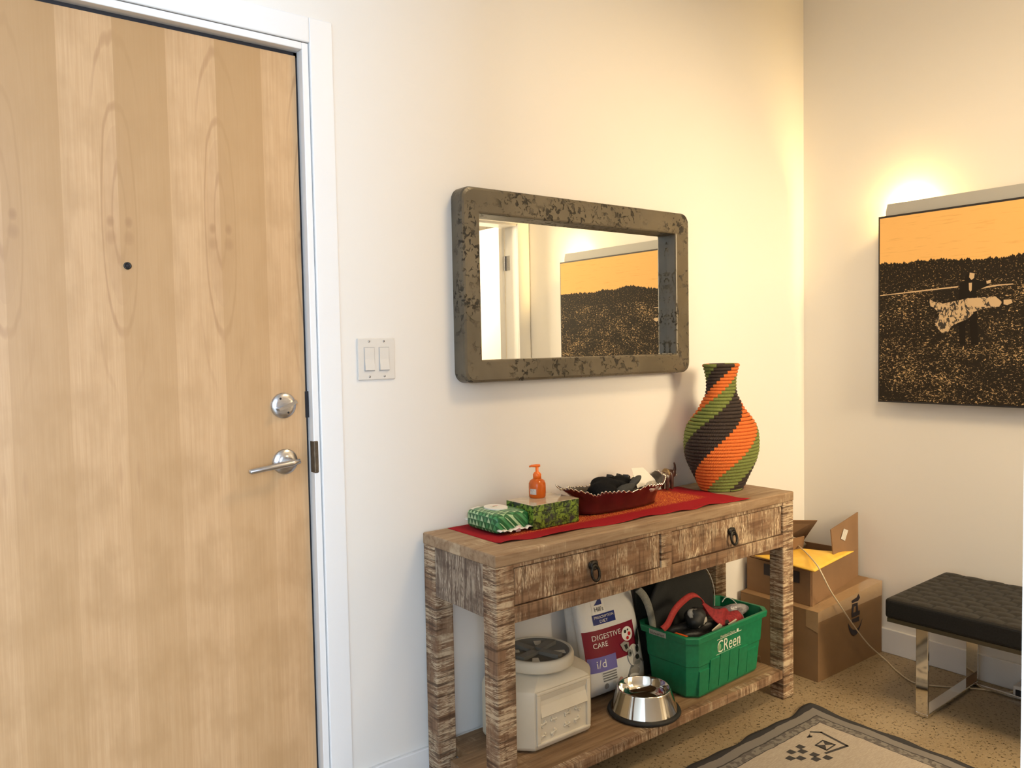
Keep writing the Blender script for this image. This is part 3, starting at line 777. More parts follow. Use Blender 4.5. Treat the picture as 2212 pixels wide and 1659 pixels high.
# front panel: raised frame, hand pocket, embossed bones and letters
FX0, FX1 = KX0+.058, KX1-.056
fy = KY0
fm = NB()
for (a, b, c_, d_) in ((FX0,FX1,.020,.028),(FX0,FX1,.168,.177),(FX0,FX0+.014,.028,.168),(FX1-.014,FX1,.028,.168)):
    box(fm, a, b, fy-.006, fy+.002, SH+c_, SH+d_, .002)
obj('panel_frame', fm, cream_p, kc)
pk_ = NB()
poly_extr(pk_, [(FX0+.014,fy-.001,SH+.098),(FX0+.014,fy-.009,SH+.104),(FX0+.014,fy-.007,SH+.112),(FX0+.014,fy-.001,SH+.136)], (FX1-FX0-.028,0,0))
obj('pocket_ledge', pk_, cream_p, kc)
pk_ = NB(); poly_extr(pk_, [(FX0+.014,fy-.001,SH+.168),(FX0+.014,fy-.0055,SH+.168),(FX0+.014,fy-.001,SH+.150)], (FX1-FX0-.028,0,0))
obj('pocket_lintel', pk_, cream_p, kc)
for (px_, pz_, rt_) in ((.245,.080,.6),(.283,.083,-.4),(.336,.086,.2),(.378,.088,-.5),(.243,.045,.2),(.282,.046,.7),(.335,.052,-.2),(.375,.056,.5)):
    bn = NB(); c0, s0 = math.cos(rt_), math.sin(rt_)
    for s in (-1,1):
        for q in (-1,1): ellipsoid(bn, (px_+s*.008*c0-q*.0035*s0, fy-.001, SH+pz_+s*.008*s0+q*.0035*c0), (.0042,.003,.0042), None, 8)
    tube(bn, [(px_-.008*c0, fy-.001, SH+pz_-.008*s0), (px_+.008*c0, fy-.001, SH+pz_+.008*s0)], .0028, 8)
    obj('embossed_bone', bn, cream_p, kc, True)

# ------------------------------------------------------------------ bag of dry food
bag_m = M('glossy_white_bag', (.74,.73,.70), .16, Coat_Weight=.6, Coat_Roughness=.08)
t = NT(bag_m); t.bump(t.noise(t.coord(scale=(1,1,.6)), 14, 3, .6, .8), .35, .010)
bg = thing('pet_food_bag', 'white glossy bag of dry dog food behind the steel bowl', 'bag', (.66, -.08, SH))
def bag_f(s, q):
    """front sheet: s -1..1 across, q 0..1 up"""
    z = SH+.004+.425*q
    cx = .690-.045*q; hw = .138-.002*q
    bulge = math.sqrt(max(0, 1-(abs(s))**3.2))
    depth = .052*(1-(2*q-.75)**2*.30) if q < .85 else .052*(1-(.95)**2*.30)*(1-(q-.85)/.15*.55)
    low = min(1, q/.10)**.5
    yb = -.072+.022*q
    return Vector((cx+hw*s, yb-depth*(.35+.65*bulge)*(.55+.45*low)-.02*(1-q), z+.010*(1-low)*bulge))
PSH = [.045]
def bag_p(x, y, off=.0012):
    """print coordinates: x 0..1 across, y 0..1 up, laid just on the sheet"""
    return bag_f(2*x-1, y-PSH[0])+Vector((-.2,-1,.05)).normalized()*off
bb = NB(); grid(bb, lambda u, v: bag_f(2*u-1, v), 28, 30)
def bag_back(u, v):
    s = 1-2*u; p = bag_f(s, v); p.y = -.020-.010*(1-v)-.012*abs(s)**3; return p
grid(bb, bag_back, 28, 30)
# gussets and ends close the two sheets
for s in (-1, 1):
    def gus(u, v, s=s):
        a = bag_f(s, v); b = bag_back(0 if s > 0 else 1, v); p = a.lerp(b, u); p.x -= s*.010*math.sin(PI*u); return p
    grid(bb, gus, 6, 30)
grid(bb, lambda u, v: bag_f(2*u-1, 0).lerp(bag_back(1-u, 0), v), 28, 4); grid(bb, lambda u, v: bag_f(2*u-1, 1).lerp(bag_back(1-u, 1), v), 28, 4)
bmesh.ops.remove_doubles(bb, verts=bb.verts[:], dist=.0006); bmesh.ops.recalc_face_normals(bb, faces=bb.faces[:])
obj('bag_body', bb, bag_m, bg, True)
ink = {k: M('ink_'+k, c, .25) for k, c in dict(maroon=(.20,.012,.030), navy=(.012,.025,.16), violet=(.17,.15,.42), white=(.80,.78,.74), rose=(.55,.32,.27), red=(.5,.02,.02), grey=(.20,.20,.19), dark=(.03,.028,.026), light=(.62,.60,.55), mid=(.33,.31,.28)).items()}
def bag_rect(name, x0, x1, y0, y1, m, off=.0012, nu=14, nv=8, shear=0):
    b_ = NB(); grid(b_, lambda u, v: bag_p(x0+(x1-x0)*u, y0+(y1-y0)*v, off), nu, nv); return obj(name, b_, m, bg)
def bag_text(s, x0, y0, w, h, m, off=.0028):
    b_ = NB(); text(b_, s, lambda x, y: bag_p(x0+x, y0+y, off), w=w, h=h); return obj('lettering', b_, m, bg)
def bag_shape(name, pts, m, off=.002):
    b_ = NB(); flat_poly(b_, pts, lambda x, y: bag_p(x, y, off)); return obj(name, b_, m, bg)
bag_rect('emblem_panel', .22, .42, .700, .865, ink['white'], .0010)
bag_shape('emblem_red', [(.25,.82),(.315,.82),(.315,.85),(.25,.85)], ink['red']); bag_shape('emblem_red', [(.325,.832),(.385,.836),(.385,.85),(.325,.85)], ink['red'])
bag_shape('emblem_blue', [(.26,.775),(.385,.775),(.385,.826),(.345,.822),(.31,.80)], ink['navy'])
bag_text("Hill's", .255, .728, .14, .034, ink['dark'])
bag_rect('navy_band', .20, .56, .628, .706, ink['navy'])
bag_text('PRESCRIPTION', .225, .674, .31, .020, ink['white']); bag_text('DIET', .30, .640, .13, .022, ink['white'])
bag_rect('maroon_panel', .03, .84, .330, .590, ink['maroon'], .0014, 22, 10)
bag_text('DIGESTIVE', .14, .515, .46, .040, ink['white']); bag_text('CARE', .14, .455, .22, .040, ink['white'])
bag_shape('round_badge', ell(.70,.498,.095,.056,24), ink['white'], .0026)
for (x, y, r, m) in ((.67,.52,.022,'dark'),(.72,.528,.014,'dark'),(.735,.495,.026,'red'),(.695,.466,.024,'red')):
    bag_shape('badge_dot', ell(x,y,r,r*.6,14), ink[m], .0036)
bag_rect('violet_panel', .04, .46, .268, .385, ink['violet'], .0024, 10, 5)
bag_text('i/d', .15, .30, .14, .062, ink['white'], .0038)
for k in range(4): bag_rect('small_print', .22, .44, .245-k*.020, .256-k*.020, ink['grey'], .002, 6, 1)
for k, x in enumerate((.26, .38, .50)): bag_shape('small_badge', ell(x,.145+.006*k,.035,.026,14), ink[('mid','light','rose')[k]])
PSH[0] = 0.0
# portrait of a grey and white terrier printed low on the right
dogm = dict(l=ink['light'], m=ink['mid'], d=ink['dark'], g=ink['grey'])
for pts, m, o in (([(.60,.02),(.98,.02),(.97,.17),(.90,.22),(.70,.20),(.62,.12)], 'g', .0030), ([(.62,.03),(.80,.03),(.84,.14),(.78,.19),(.66,.17)], 'm', .0036),
                  (ell(.755,.275,.105,.085,22,.1), 'l', .0042), (ell(.80,.215,.075,.050,20), 'm', .0046),
                  ([(.59,.335),(.55,.39),(.62,.405),(.70,.385),(.69,.335),(.64,.315)], 'm', .0048), ([(.63,.335),(.61,.375),(.66,.38),(.67,.345)], 'd', .0054),
                  ([(.82,.345),(.83,.41),(.88,.455),(.955,.47),(.905,.44),(.90,.38),(.87,.335)], 'd', .0050),
                  (ell(.69,.300,.038,.030,16), 'g', .0054), (ell(.695,.298,.016,.012,12), 'd', .0060), (ell(.835,.312,.032,.030,16), 'd', .0056),
                  ([(.735,.34),(.78,.345),(.79,.27),(.755,.26)], 'l', .0058), (ell(.815,.250,.034,.022,16), 'd', .0064), (ell(.80,.205,.055,.016,14), 'g', .0064)):
    bag_shape('dog_portrait', pts, dogm[m], o)

# ------------------------------------------------------------------ steel bowl
bw = thing('dog_bowl', 'stainless steel dog bowl with black rubber foot on the lower shelf', 'bowl', (.652, -.268, SH))
BC = (.652, -.268, SH)
obj('bowl_shell', lathe(NB(), [(.108,.010),(.106,.014),(.086,.077),(.0855,.081),(.082,.083),(.0795,.081),(.077,.060),(.067,.045),(.048,.038),(0,.036)], BC, 64), M('polished_steel', (.74,.72,.67), .09, 1), bw, True)
obj('rubber_foot', lathe(NB(), [(.100,.0005),(.113,.0015),(.117,.007),(.114,.014),(.106,.016),(.100,.012)], BC, 56), M('black_rubber', (.012,.012,.012), .6), bw, True)

# ------------------------------------------------------------------ green bin with leads and bags
green = MV('green_plastic', (.007,.170,.072), (.010,.205,.088), 60, .42)
bn_loc = (.826, -.325, SH)
gbn = thing('green_bin', 'green plastic tote bin with white printed logo on the lower shelf', 'bin', bn_loc, math.radians(3.2), local=True)
# local frame: x along the front, y to the back, z up from the shelf; front left lower corner near 0
bw_, bd, bh = .398, .200, .217
def bin_sec(z, grow, ch=.030):
    x0, x1, y0, y1 = 0-grow, bw_+grow, 0-grow*.75, bd+grow*.75
    return [(x0+ch,y0,z),(x1-ch,y0,z),(x1,y0+ch,z),(x1,y1-ch,z),(x1-ch,y1,z),(x0+ch,y1,z),(x0,y1-ch,z),(x0,y0+ch,z)]
gbm = NB()
S_ = [bin_sec(.001,-.006), bin_sec(.010,0), bin_sec(.110,.009), bin_sec(.112,.0125), bin_sec(bh-.022,.018), bin_sec(bh-.022,.030), bin_sec(bh-.003,.033), bin_sec(bh,.031), bin_sec(bh,.019), bin_sec(bh-.03,.0145), bin_sec(.012,-.004)]
rows = [[gbm.verts.new(p) for p in s] for s in S_]
gbm.faces.new(rows[0][::-1]); gbm.faces.new(rows[-1])
for a, b in zip(rows, rows[1:]):
    for i in range(8): gbm.faces.new((a[i], a[(i+1)%8], b[(i+1)%8], b[i]))
bmesh.ops.recalc_face_normals(gbm, faces=gbm.faces[:])
go = obj('bin_shell', gbm, green, gbn)
bvm = go.modifiers.new('bevel', 'BEVEL'); bvm.width = .002; bvm.segments = 2; bvm.limit_method = 'ANGLE'; bvm.angle_limit = math.radians(15)
tops = (.098,.124,.131,.131,.120,.098)
for k in range(6):
    xa = .022+k*.0555
    rb = NB(); z1 = tops[k]
    def fyz(z): return -.009*.75*z/.110 if z < .11 else -.0125*.75-.0055*.75*(z-.112)/.08
    poly_extr(rb, [(xa, fyz(.014)+.004, .014), (xa, fyz(.014)-.0035, .016), (xa, fyz(z1)-.0035, z1-.004), (xa, fyz(z1)+.004, z1)], (.052,0,0))
    obj('rib_panel', rb, green, gbn)
white_ink = M('white_bin_print', (.78,.80,.66), .5)
def bf(x, y): 
    z = y
    return Vector((x, -.0125*.75-.0055*.75*(z-.112)/.08-.0012, z))
lg = NB()
text(lg, 'CReen', bf, w=.134, h=.043, off=(.116, .132))
obj('printed_logo', lg, white_ink, gbn)
for (a, b, c_, d_) in ((.112,.255,.1785,.1802),(.112,.255,.1275,.129)):
    q = NB(); flat_poly(q, [(a,c_),(b,c_),(b,d_),(a,d_)], bf); obj('printed_line', q, white_ink, gbn)
q = NB(); text(q, "President's Choice", bf, w=.085, h=.010, off=(.132,.1815)); obj('printed_lettering', q, white_ink, gbn)
q = NB(); text(q, 'LA BOITE', bf, w=.046, h=.006, off=(.146,.1185)); obj('printed_lettering', q, white_ink, gbn)
q = NB(); text(q, 'BOX', lambda x, y: bf(.246-y, .137+x), w=.026, h=.007); obj('printed_lettering', q, white_ink, gbn)
q = NB(); flat_poly(q, [(.226,.181),(.237,.181),(.237,.199),(.226,.199)], bf); obj('printed_bottle_mark', q, white_ink, gbn)
q = NB(); flat_poly(q, ell(.127,.151,.010,.013), bf); obj('printed_globe', q, M('pale_green_print', (.25,.42,.22), .5), gbn)
# sticker on the left rim
sk = NB()
def sf(y, z): return Vector((-.0345-.0005*0, y, z))
poly_extr(sk, [(-.0325, .155, bh-.021), (-.0325, .085, bh-.021), (-.0338, .085, bh-.004), (-.0338, .155, bh-.004)], (-.001,0,0))
obj('sticker', sk, M('sticker_paper', (.40,.39,.31), .5), gbn)
sk = NB(); text(sk, 'blumarket', lambda x, y: Vector((-.0351, .150-x, bh-.0185+y)), w=.058, h=.010)
obj('sticker_lettering', sk, ink['dark'], gbn)
sk = NB(); poly_extr(sk, [(-.010,.060,bh+.0005),(-.010,.012,bh+.0005),(-.020,.012,bh+.0005),(-.020,.060,bh+.0005)], (0,0,.001))
obj('orange_label', sk, M('orange_tape', (.62,.10,.01), .5), gbn)

# contents of the bin (each in world coordinates)
dsk = thing('folding_fabric_disc', 'large black fabric disc with thin pale wire edge standing in the green bin', 'fabric disc', (.985, -.135, SH+.02))
DCX, DCZ, DR = 1.002, .330, .176
dm = NB()
lathe(dm, [(0,-.012),(DR*.6,-.013),(DR*.96,-.008),(DR,0),(DR*.96,.008),(DR*.6,.013),(0,.012)], (DCX,-.128,DCZ), 56, 'y')
obj('disc', dm, MV('black_mesh_fabric', (.008,.008,.007), (.014,.014,.012), 300, .8), dsk, True)
wr = NB(); tube(wr, [(DCX+(DR+.001)*math.cos(a_), -.134, DCZ+(DR+.001)*math.sin(a_)) for a_ in [-.6+2.3*k/40 for k in range(41)]], .0017, 6)
obj('wire_edge', wr, M('pale_piping', (.45,.45,.42), .5), dsk, True)
pnl = NB()
def pnf(u, v):
    x = .834+.175*u; z = SH+.001+.385*v*(1-.10*(2*u-1)**4); return Vector((x, -.075+.018*v-.006*math.sin(PI*u), z))
grid(pnl, pnf, 16, 16); solid(pnl, .008)
single('folded_dark_panel', pnl, MV('dark_olive_fabric', (.016,.016,.011), (.026,.026,.018), 200, .85), 'dark olive fabric panel leaning on the wall behind the green bin', 'fabric panel', (.92,-.07,SH), smooth=True)
st = NB(); ribbon(st, spline([(.757,-.148,.452),(.782,-.148,.428),(.805,-.148,.390),(.823,-.148,.335),(.832,-.148,.28)], 6), .026, (.83,-.25,.50), .003)
single('grey_strap', st, MV('grey_webbing', (.20,.20,.17), (.26,.26,.22), 200, .8), 'grey webbing strap curving up from the left side of the green bin', 'strap', (.75,-.175,.30), smooth=True)
red = MV('red_webbing', (.30,.022,.018), (.42,.035,.028), 220, .75)
ls = NB(); ribbon(ls, spline([(.775,-.240,.338),(.800,-.240,.350),(.835,-.238,.385),(.876,-.235,.405),(.925,-.235,.418),(.958,-.238,.410),(.978,-.245,.385),(.985,-.250,.345)], 7), .022, (.45,-.35,-.62), .0025)
single('red_dog_lead', ls, red, 'bright red webbing dog lead looping up out of the green bin', 'dog lead', (.88,-.24,.33), smooth=True)
rc = NB()
def rcf(u, v):
    a = Vector((.952,-.262,.388)).lerp(Vector((1.150,-.262,.318)), u); b = Vector((1.02,-.285,.300)).lerp(Vector((1.165,-.280,.288)), u)
    p = a.lerp(b, v); p.y += .010*math.sin(u*9+v*5); p.z += .006*math.sin(u*14+v*7); return p
grid(rc, rcf, 20, 10); solid(rc, .003)
single('red_harness', rc, MV('dark_red_mesh', (.20,.012,.016), (.32,.022,.024), 120, .8, bump=.4), 'dark red fabric harness crumpled in the middle of the green bin', 'harness', (1.06,-.27,.30), smooth=True)
bl = NB(); ellipsoid(bl, (.928,-.252,.345), (.040,.036,.036), None, 28, .10, 8)
def ballm():
    m = M('black_white_plush', (.01,.01,.01), .6); t = NT(m); f = t.noise(t.coord(), 26, 2, .5, .6)
    t.col(t.ramp(f, [(.0,(.008,.008,.009)),(.56,(.012,.012,.012)),(.60,(.42,.39,.33)),(.70,(.5,.47,.4))])); return m
single('plush_ball', bl, ballm(), 'black and white ball between the red lead and the red harness', 'ball', (.928,-.252,.31), smooth=True)
fl = NB(); ellipsoid(fl, (1.02,-.205,.262), (.185,.075,.060), None, 36, .14, 14)
single('dark_bag_heap', fl, MV('dark_nylon', (.012,.011,.011), (.03,.027,.025), 40, .45, bump=.7, bdist=.006), 'dark crumpled nylon bag filling the bottom of the green bin', 'bag', (1.02,-.21,.22), smooth=True)
pl = NB(); ellipsoid(pl, (1.165,-.225,.305), (.055,.045,.030), None, 26, .30, 31)
single('clear_plastic_bag', pl, MV('crinkled_plastic', (.36,.34,.33), (.16,.14,.15), 45, .15, bump=.8, bdist=.006), 'crinkled clear plastic bag at the right end of the green bin', 'plastic bag', (1.165,-.225,.28), smooth=True)
w2 = NB(); tube(w2, spline([(1.150,-.190,.336),(1.175,-.185,.345),(1.205,-.185,.338),(1.235,-.19,.312),(1.255,-.20,.275)], 6), .0018, 6)
single('white_loop_cord', w2, M('white_cord', (.5,.5,.48), .5), 'thin white cord arching over the plastic bag in the green bin', 'cord', (1.2,-.19,.30), smooth=True)
cv = NB(); poly_extr(cv, [(.955,-.300,.305),(1.00,-.298,.318),(1.03,-.290,.300),(.985,-.292,.285)], (.002,.004,.002)); poly_extr(cv, [(1.055,-.292,.302),(1.10,-.292,.310),(1.08,-.29,.290)], (0,.004,.002))
single('paper_scraps', cv, M('cream_paper', (.55,.50,.38), .7), 'cream paper scraps tucked at the front edge of the green bin', 'paper', (1.02,-.295,.29))

# ------------------------------------------------------------------ cardboard boxes
def card(name, c=(.285,.168,.080)):
    m = M(name, c, .75); t = NT(m); v = t.coord(); f = t.noise(t.coord(scale=(1,1,1)), 9, 4); g = t.noise(v, 400, 2)
    c2 = [q*.84 for q in c]
    t.col(t.mix(t.ramp(f, [(.3,0.0),(.7,1.0)]), c, c2)); t.bump(g, .08, .0005); return m
card_a = card('kraft_card'); card_b = card('kraft_card_brown', (.275,.155,.076))
tape_m = M('clear_tape', (.42,.28,.15), .12, Coat_Weight=.8); NT(tape_m).bump(NT(tape_m).noise(NT(tape_m).coord(), 45, 4), .5, .003)
black_ink = M('black_print', (.022,.016,.022), .6)
bbx = thing('taped_carton', 'large taped brown shipping carton with dark printed smile mark in the corner', 'carton', (1.73,-.19,0))
XA, XB, YA, YBk = 1.492, 1.958, -.363, -.018
zt = lambda x: .262+(x-XA)/(XB-XA)*.030
cb_ = NB()
cv_ = [(XA,YA,0),(XB,YA,0),(XB,YBk,0),(XA,YBk,0),(XA,YA,zt(XA)),(XB,YA,zt(XB)),(XB,YBk,zt(XB)),(XA,YBk,zt(XA))]
V_ = [cb_.verts.new(p) for p in cv_]
for f in ((0,1,5,4),(1,2,6,5),(2,3,7,6),(3,0,4,7),(3,2,1,0)): cb_.faces.new([V_[i] for i in f])
bmesh.ops.recalc_face_normals(cb_, faces=cb_.faces[:])
so = obj('carton_body', cb_, card_a, bbx)
for (ya, yb) in ((YA,-.192),(-.189,YBk)):
    f_ = NB(); poly_extr(f_, [(XA,ya,zt(XA)-.001),(XB,ya,zt(XB)-.001),(XB,yb,zt(XB)+(.004 if yb>-.1 else .001)),(XA,yb,zt(XA)+.001)], (0,0,.004))
    obj('top_flap', f_, card_a, bbx)
tp = NB(); poly_extr(tp, [(XA-.001,YA-.0012,zt(XA)-.035),(XB+.001,YA-.0012,zt(XB)-.055),(XB+.001,YA-.0012,zt(XB)+.004),(XA-.001,YA-.0012,zt(XA)+.004)], (0,.0008,0))
obj('tape', tp, tape_m, bbx)
tp = NB(); poly_extr(tp, [(XA-.001,YA-.0015,zt(XA)+.0035),(XB,YA-.0015,zt(XB)+.0035),(XB,YA+.05,zt(XB)+.0035),(XA-.001,YA+.05,zt(XA)+.0035)], (0,0,.0008))
obj('tape', tp, tape_m, bbx)
tp = NB(); poly_extr(tp, [(XA-.0012,YA-.001,zt(XA)-.075),(XA-.0012,YA+.05,zt(XA)-.06),(XA-.0012,YA+.05,zt(XA)+.003),(XA-.0012,YA-.001,zt(XA)+.003)], (.0008,0,0))
obj('tape', tp, tape_m, bbx)
# printed mark on the front
pf = lambda x, z: Vector((x, YA-.0022, z))
def mark(pts):
    q = NB(); flat_poly(q, pts, pf); obj('printed_mark', q, black_ink, bbx)
outer_s = [(1.697,.181),(1.706,.152),(1.722,.130),(1.741,.119),(1.760,.120),(1.776,.132),(1.792,.150),(1.806,.176)]
inner_s = [(1.799,.170),(1.786,.153),(1.772,.144),(1.752,.141),(1.735,.145),(1.720,.155),(1.709,.168)]
mark(outer_s+inner_s)
mark([(1.726,.188),(1.780,.188),(1.780,.170),(1.728,.174)])
mark([(1.724,.212),(1.784,.212),(1.784,.195),(1.724,.195)])
mark([(1.724,.212),(1.736,.212),(1.740,.235),(1.756,.235),(1.760,.212),(1.772,.212),(1.768,.247),(1.728,.247)])
mark([(1.722,.262),(1.762,.268),(1.776,.280),(1.786,.262),(1.772,.252),(1.728,.252)])

ubx = thing('open_carton', 'open brown cardboard carton with raised flaps on top of the taped carton', 'carton', (1.72,-.16,.295))
UZ = .297
def panel(name, a, b, c_, d_, th=.004, m=None):
    a, b, c_, d_ = map(Vector, (a, b, c_, d_)); nrm = (b-a).cross(d_-a).normalized()*th
    q = NB(); poly_extr(q, [a, b, c_, d_], nrm); return obj(name, q, m or card_b, ubx)
P0, P1, P2, P3 = (1.530,-.312), (1.950,-.262), (1.925,-.022), (1.535,-.022)
UT = .402
zb = lambda x: zt(x)+.0048
panel('front_wall', (*P0,zb(1.53)), (*P1,zb(1.925)), (*P1,UT+.01), (*P0,UT))
panel('right_wall', (*P1,zb(1.925)), (*P2,zb(1.885)), (*P2,UT), (*P1,UT))
panel('back_wall', (*P2,zb(1.885)), (*P3,zb(1.535)), (*P3,UT), (*P2,UT))
lw = panel('left_wall', (*P3,zb(1.535)), (*P0,zb(1.53)), (*P0,UT), (*P3,UT))
panel('bottom', (*P0,zb(1.53)), (*P3,zb(1.53)), (*P2,zb(1.925)), (*P1,zb(1.925)), .002)
ff = panel('raised_flap', (1.722,-.289,UT-.004), (1.950,-.262,UT), (1.966,-.252,.560), (1.722,-.275,.528))
sk = NB()
def ffp(u, v):
    a = Vector((1.722,-.289,UT-.004)).lerp(Vector((1.950,-.262,UT)), u); b = Vector((1.722,-.275,.528)).lerp(Vector((1.966,-.252,.560)), u)
    return a.lerp(b, v)+Vector((0,-.0015,0))
flat_poly(sk, [(.44,.90-.09),(.60,.69),(.46,.46),(.31,.58)], lambda x, y: ffp(x, y)+Vector((0,-.004,0)))
obj('shipping_label', sk, MV('printed_label', (.72,.69,.62), (.55,.53,.48), 120, .5), ff)
panel('back_flap', (1.600,-.022,UT), (1.925,-.022,UT), (1.905,-.105,.512), (1.660,-.100,.548))
panel('side_flap', (1.535,-.200,UT), (1.545,-.030,UT), (1.655,-.050,.600), (1.560,-.150,.585))
panel('inner_flap', (1.56,-.150,UT), (1.735,-.140,UT), (1.735,-.150,.478), (1.56,-.160,.488))
cr_ = NB(); ellipsoid(cr_, (1.70,-.09,.415), (.10,.04,.045), None, 22, .3, 5)
single('packing_paper', cr_, MV('crumpled_paper', (.42,.36,.27), (.30,.25,.18), 30, .8, bump=.8, bdist=.008), 'crumpled grey packing paper inside the open carton', 'packing paper', (1.70,-.09,.40), smooth=True)
# label with a letter on the left wall
q = NB(); LX = 1.5315
poly_extr(q, [(LX-.0058,-.105,.348),(LX-.0062,-.265,.348),(LX-.0062,-.265,.393),(LX-.0058,-.105,.393)], (-.0008,0,0))
obj('black_label', q, black_ink, lw)
q = NB(); text(q, 'U', lambda x, y: Vector((LX-.0075, -.152-x, .354+y)), h=.030); obj('label_letter', q, M('grey_print', (.30,.29,.26), .6), lw)
# bubble mailer
env_m = MV('yellow_mailer', (.88,.52,.06), (.94,.60,.09), 20, .5, bump=.25, bdist=.004)
eb = NB()
def envf(u, v):
    a = Vector((1.497,-.346,.418)).lerp(Vector((1.858,-.300,.424)), u); b = Vector((1.517,-.070,.420)).lerp(Vector((1.70,-.165,.432)), u)
    p = a.lerp(b, v); e = min(u,1-u,v,1-v)
    p.z += .010*min(1, e*5)+.004*math.sin(u*5)*math.sin(v*4); return p
top_f = grid(eb, envf, 22, 16)
solid(eb, .004)
single('padded_envelope', eb, env_m, 'yellow padded envelope lying across the open carton', 'envelope', (1.68,-.21,.415), smooth=True)

# ------------------------------------------------------------------ pale cord from the cartons to the power strip
cd = NB()
cpts = spline([(1.80,-.03,.44),(1.718,-.127,.443),(1.606,-.250,.443),(1.515,-.345,.437),(1.492,-.380,.415),(1.527,-.392,.350),(1.591,-.392,.282),(1.69,-.392,.180),(1.793,-.394,.082),(1.872,-.398,.022),(1.872,-.430,.0035),(1.802,-.51,.0032),(1.752,-.60,.0032),(1.80,-.68,.0032),(1.871,-.764,.0032),(1.915,-.84,.0032),(1.925,-.872,.016)], 10)
tube(cd, cpts, .0028, 8)
single('extension_cord', cd, M('ivory_cord', (.62,.52,.36), .5), 'thin ivory cord running down the cartons and along the floor under the bench', 'cord', (1.75,-.5,0), smooth=True)
pw = thing('power_strip', 'white power strip on the floor by the baseboard under the bench', 'power strip', (1.925,-.97,0))
obj('housing', B(1.895,1.957,-1.16,-.872,.001,.046,.006), plastic_w, pw)
obj('socket', B(1.8935,1.897,-.905,-.882,.014,.034,.001), black_gap, pw)
obj('plug', B(1.90,1.935,-.925,-.895,.044,.074,.004), black_gap, pw)

# ------------------------------------------------------------------ woven bench (local frame: x to the wall, y along, z up)
bench = thing('woven_bench', 'black woven leather bench with chrome frame below the picture', 'bench', (1.462,-.632,0), math.radians(1.6), local=True)
leather = MV('black_leather', (.010,.0095,.009), (.016,.015,.014), 180, .55, bump=.25, Specular_IOR_Level=.2)
leather_top = MV('paler_black_leather', (.020,.018,.016), (.030,.027,.023), 160, .55, bump=.25, Specular_IOR_Level=.25)  # paler than the cushion leather
BW, BL_, BZ0, BZ1 = .478, 1.02, .325, .392
obj('cushion', B(0, BW, -BL_, 0, BZ0, BZ1, .010, 3), leather, bench)
# basket-woven strips over the top: alternate over and under passes
nu, nv = 11, 14
sx_, sy_ = (BW-.012)/nu, (BL_-.012)/nv
def pad(lx, ly):
    q = NB(); grid(q, lambda u, v: Vector(((u-.5)*lx, (v-.5)*ly, .0042*min(1, 5*min(u,1-u))**.5*min(1, 3.5*min(v,1-v))**.5)), 5, 5)
    me = bpy.data.meshes.new('weave_pad'); q.to_mesh(me); q.free(); me.materials.append(leather_top); return me
pad_a, pad_h = pad(sx_*.93, sy_*.95), pad(sx_*.93, sy_*.45)
for i in range(nu):
    x = .006+sx_*(i+.5)
    spots = [(j+.5, pad_a) for j in range(nv)] if i % 2 == 0 else [(.25, pad_h)]+[(j+1.0, pad_a) for j in range(nv-1)]+[(nv-.25, pad_h)]
    for v, me in spots:
        o = bpy.data.objects.new('woven_strip', me); C.objects.link(o); o.parent = bench
        o.location = (x, -.006-sy_*v, BZ1-.0004)
obj('seat_rail', box(box(NB(), .006, BW-.006, -BL_+.006, -BL_+.03, BZ0-.014, BZ0), .006, .03, -BL_+.03, -.006, BZ0-.014, BZ0), M('dark_bronze', (.10,.085,.055), .3, .7), bench)
obj('seat_board', B(.03, BW-.006, -BL_+.03, -.006, BZ0-.012, BZ0), M('under_board', (.06,.05,.035), .6), bench)
for y in (-.128, -BL_+.088):
    for x in (.040, .452):
        obj('leg', B(x, x+.010, y, y+.040, .012, BZ0-.012, .0015), chrome, bench)
    obj('floor_bar', B(.040, .462, y, y+.040, .0015, .0135, .0015), chrome, bench)
obj('stretcher', B(.418, .428, -BL_+.128, -.128, .004, .014, .001), chrome, bench)

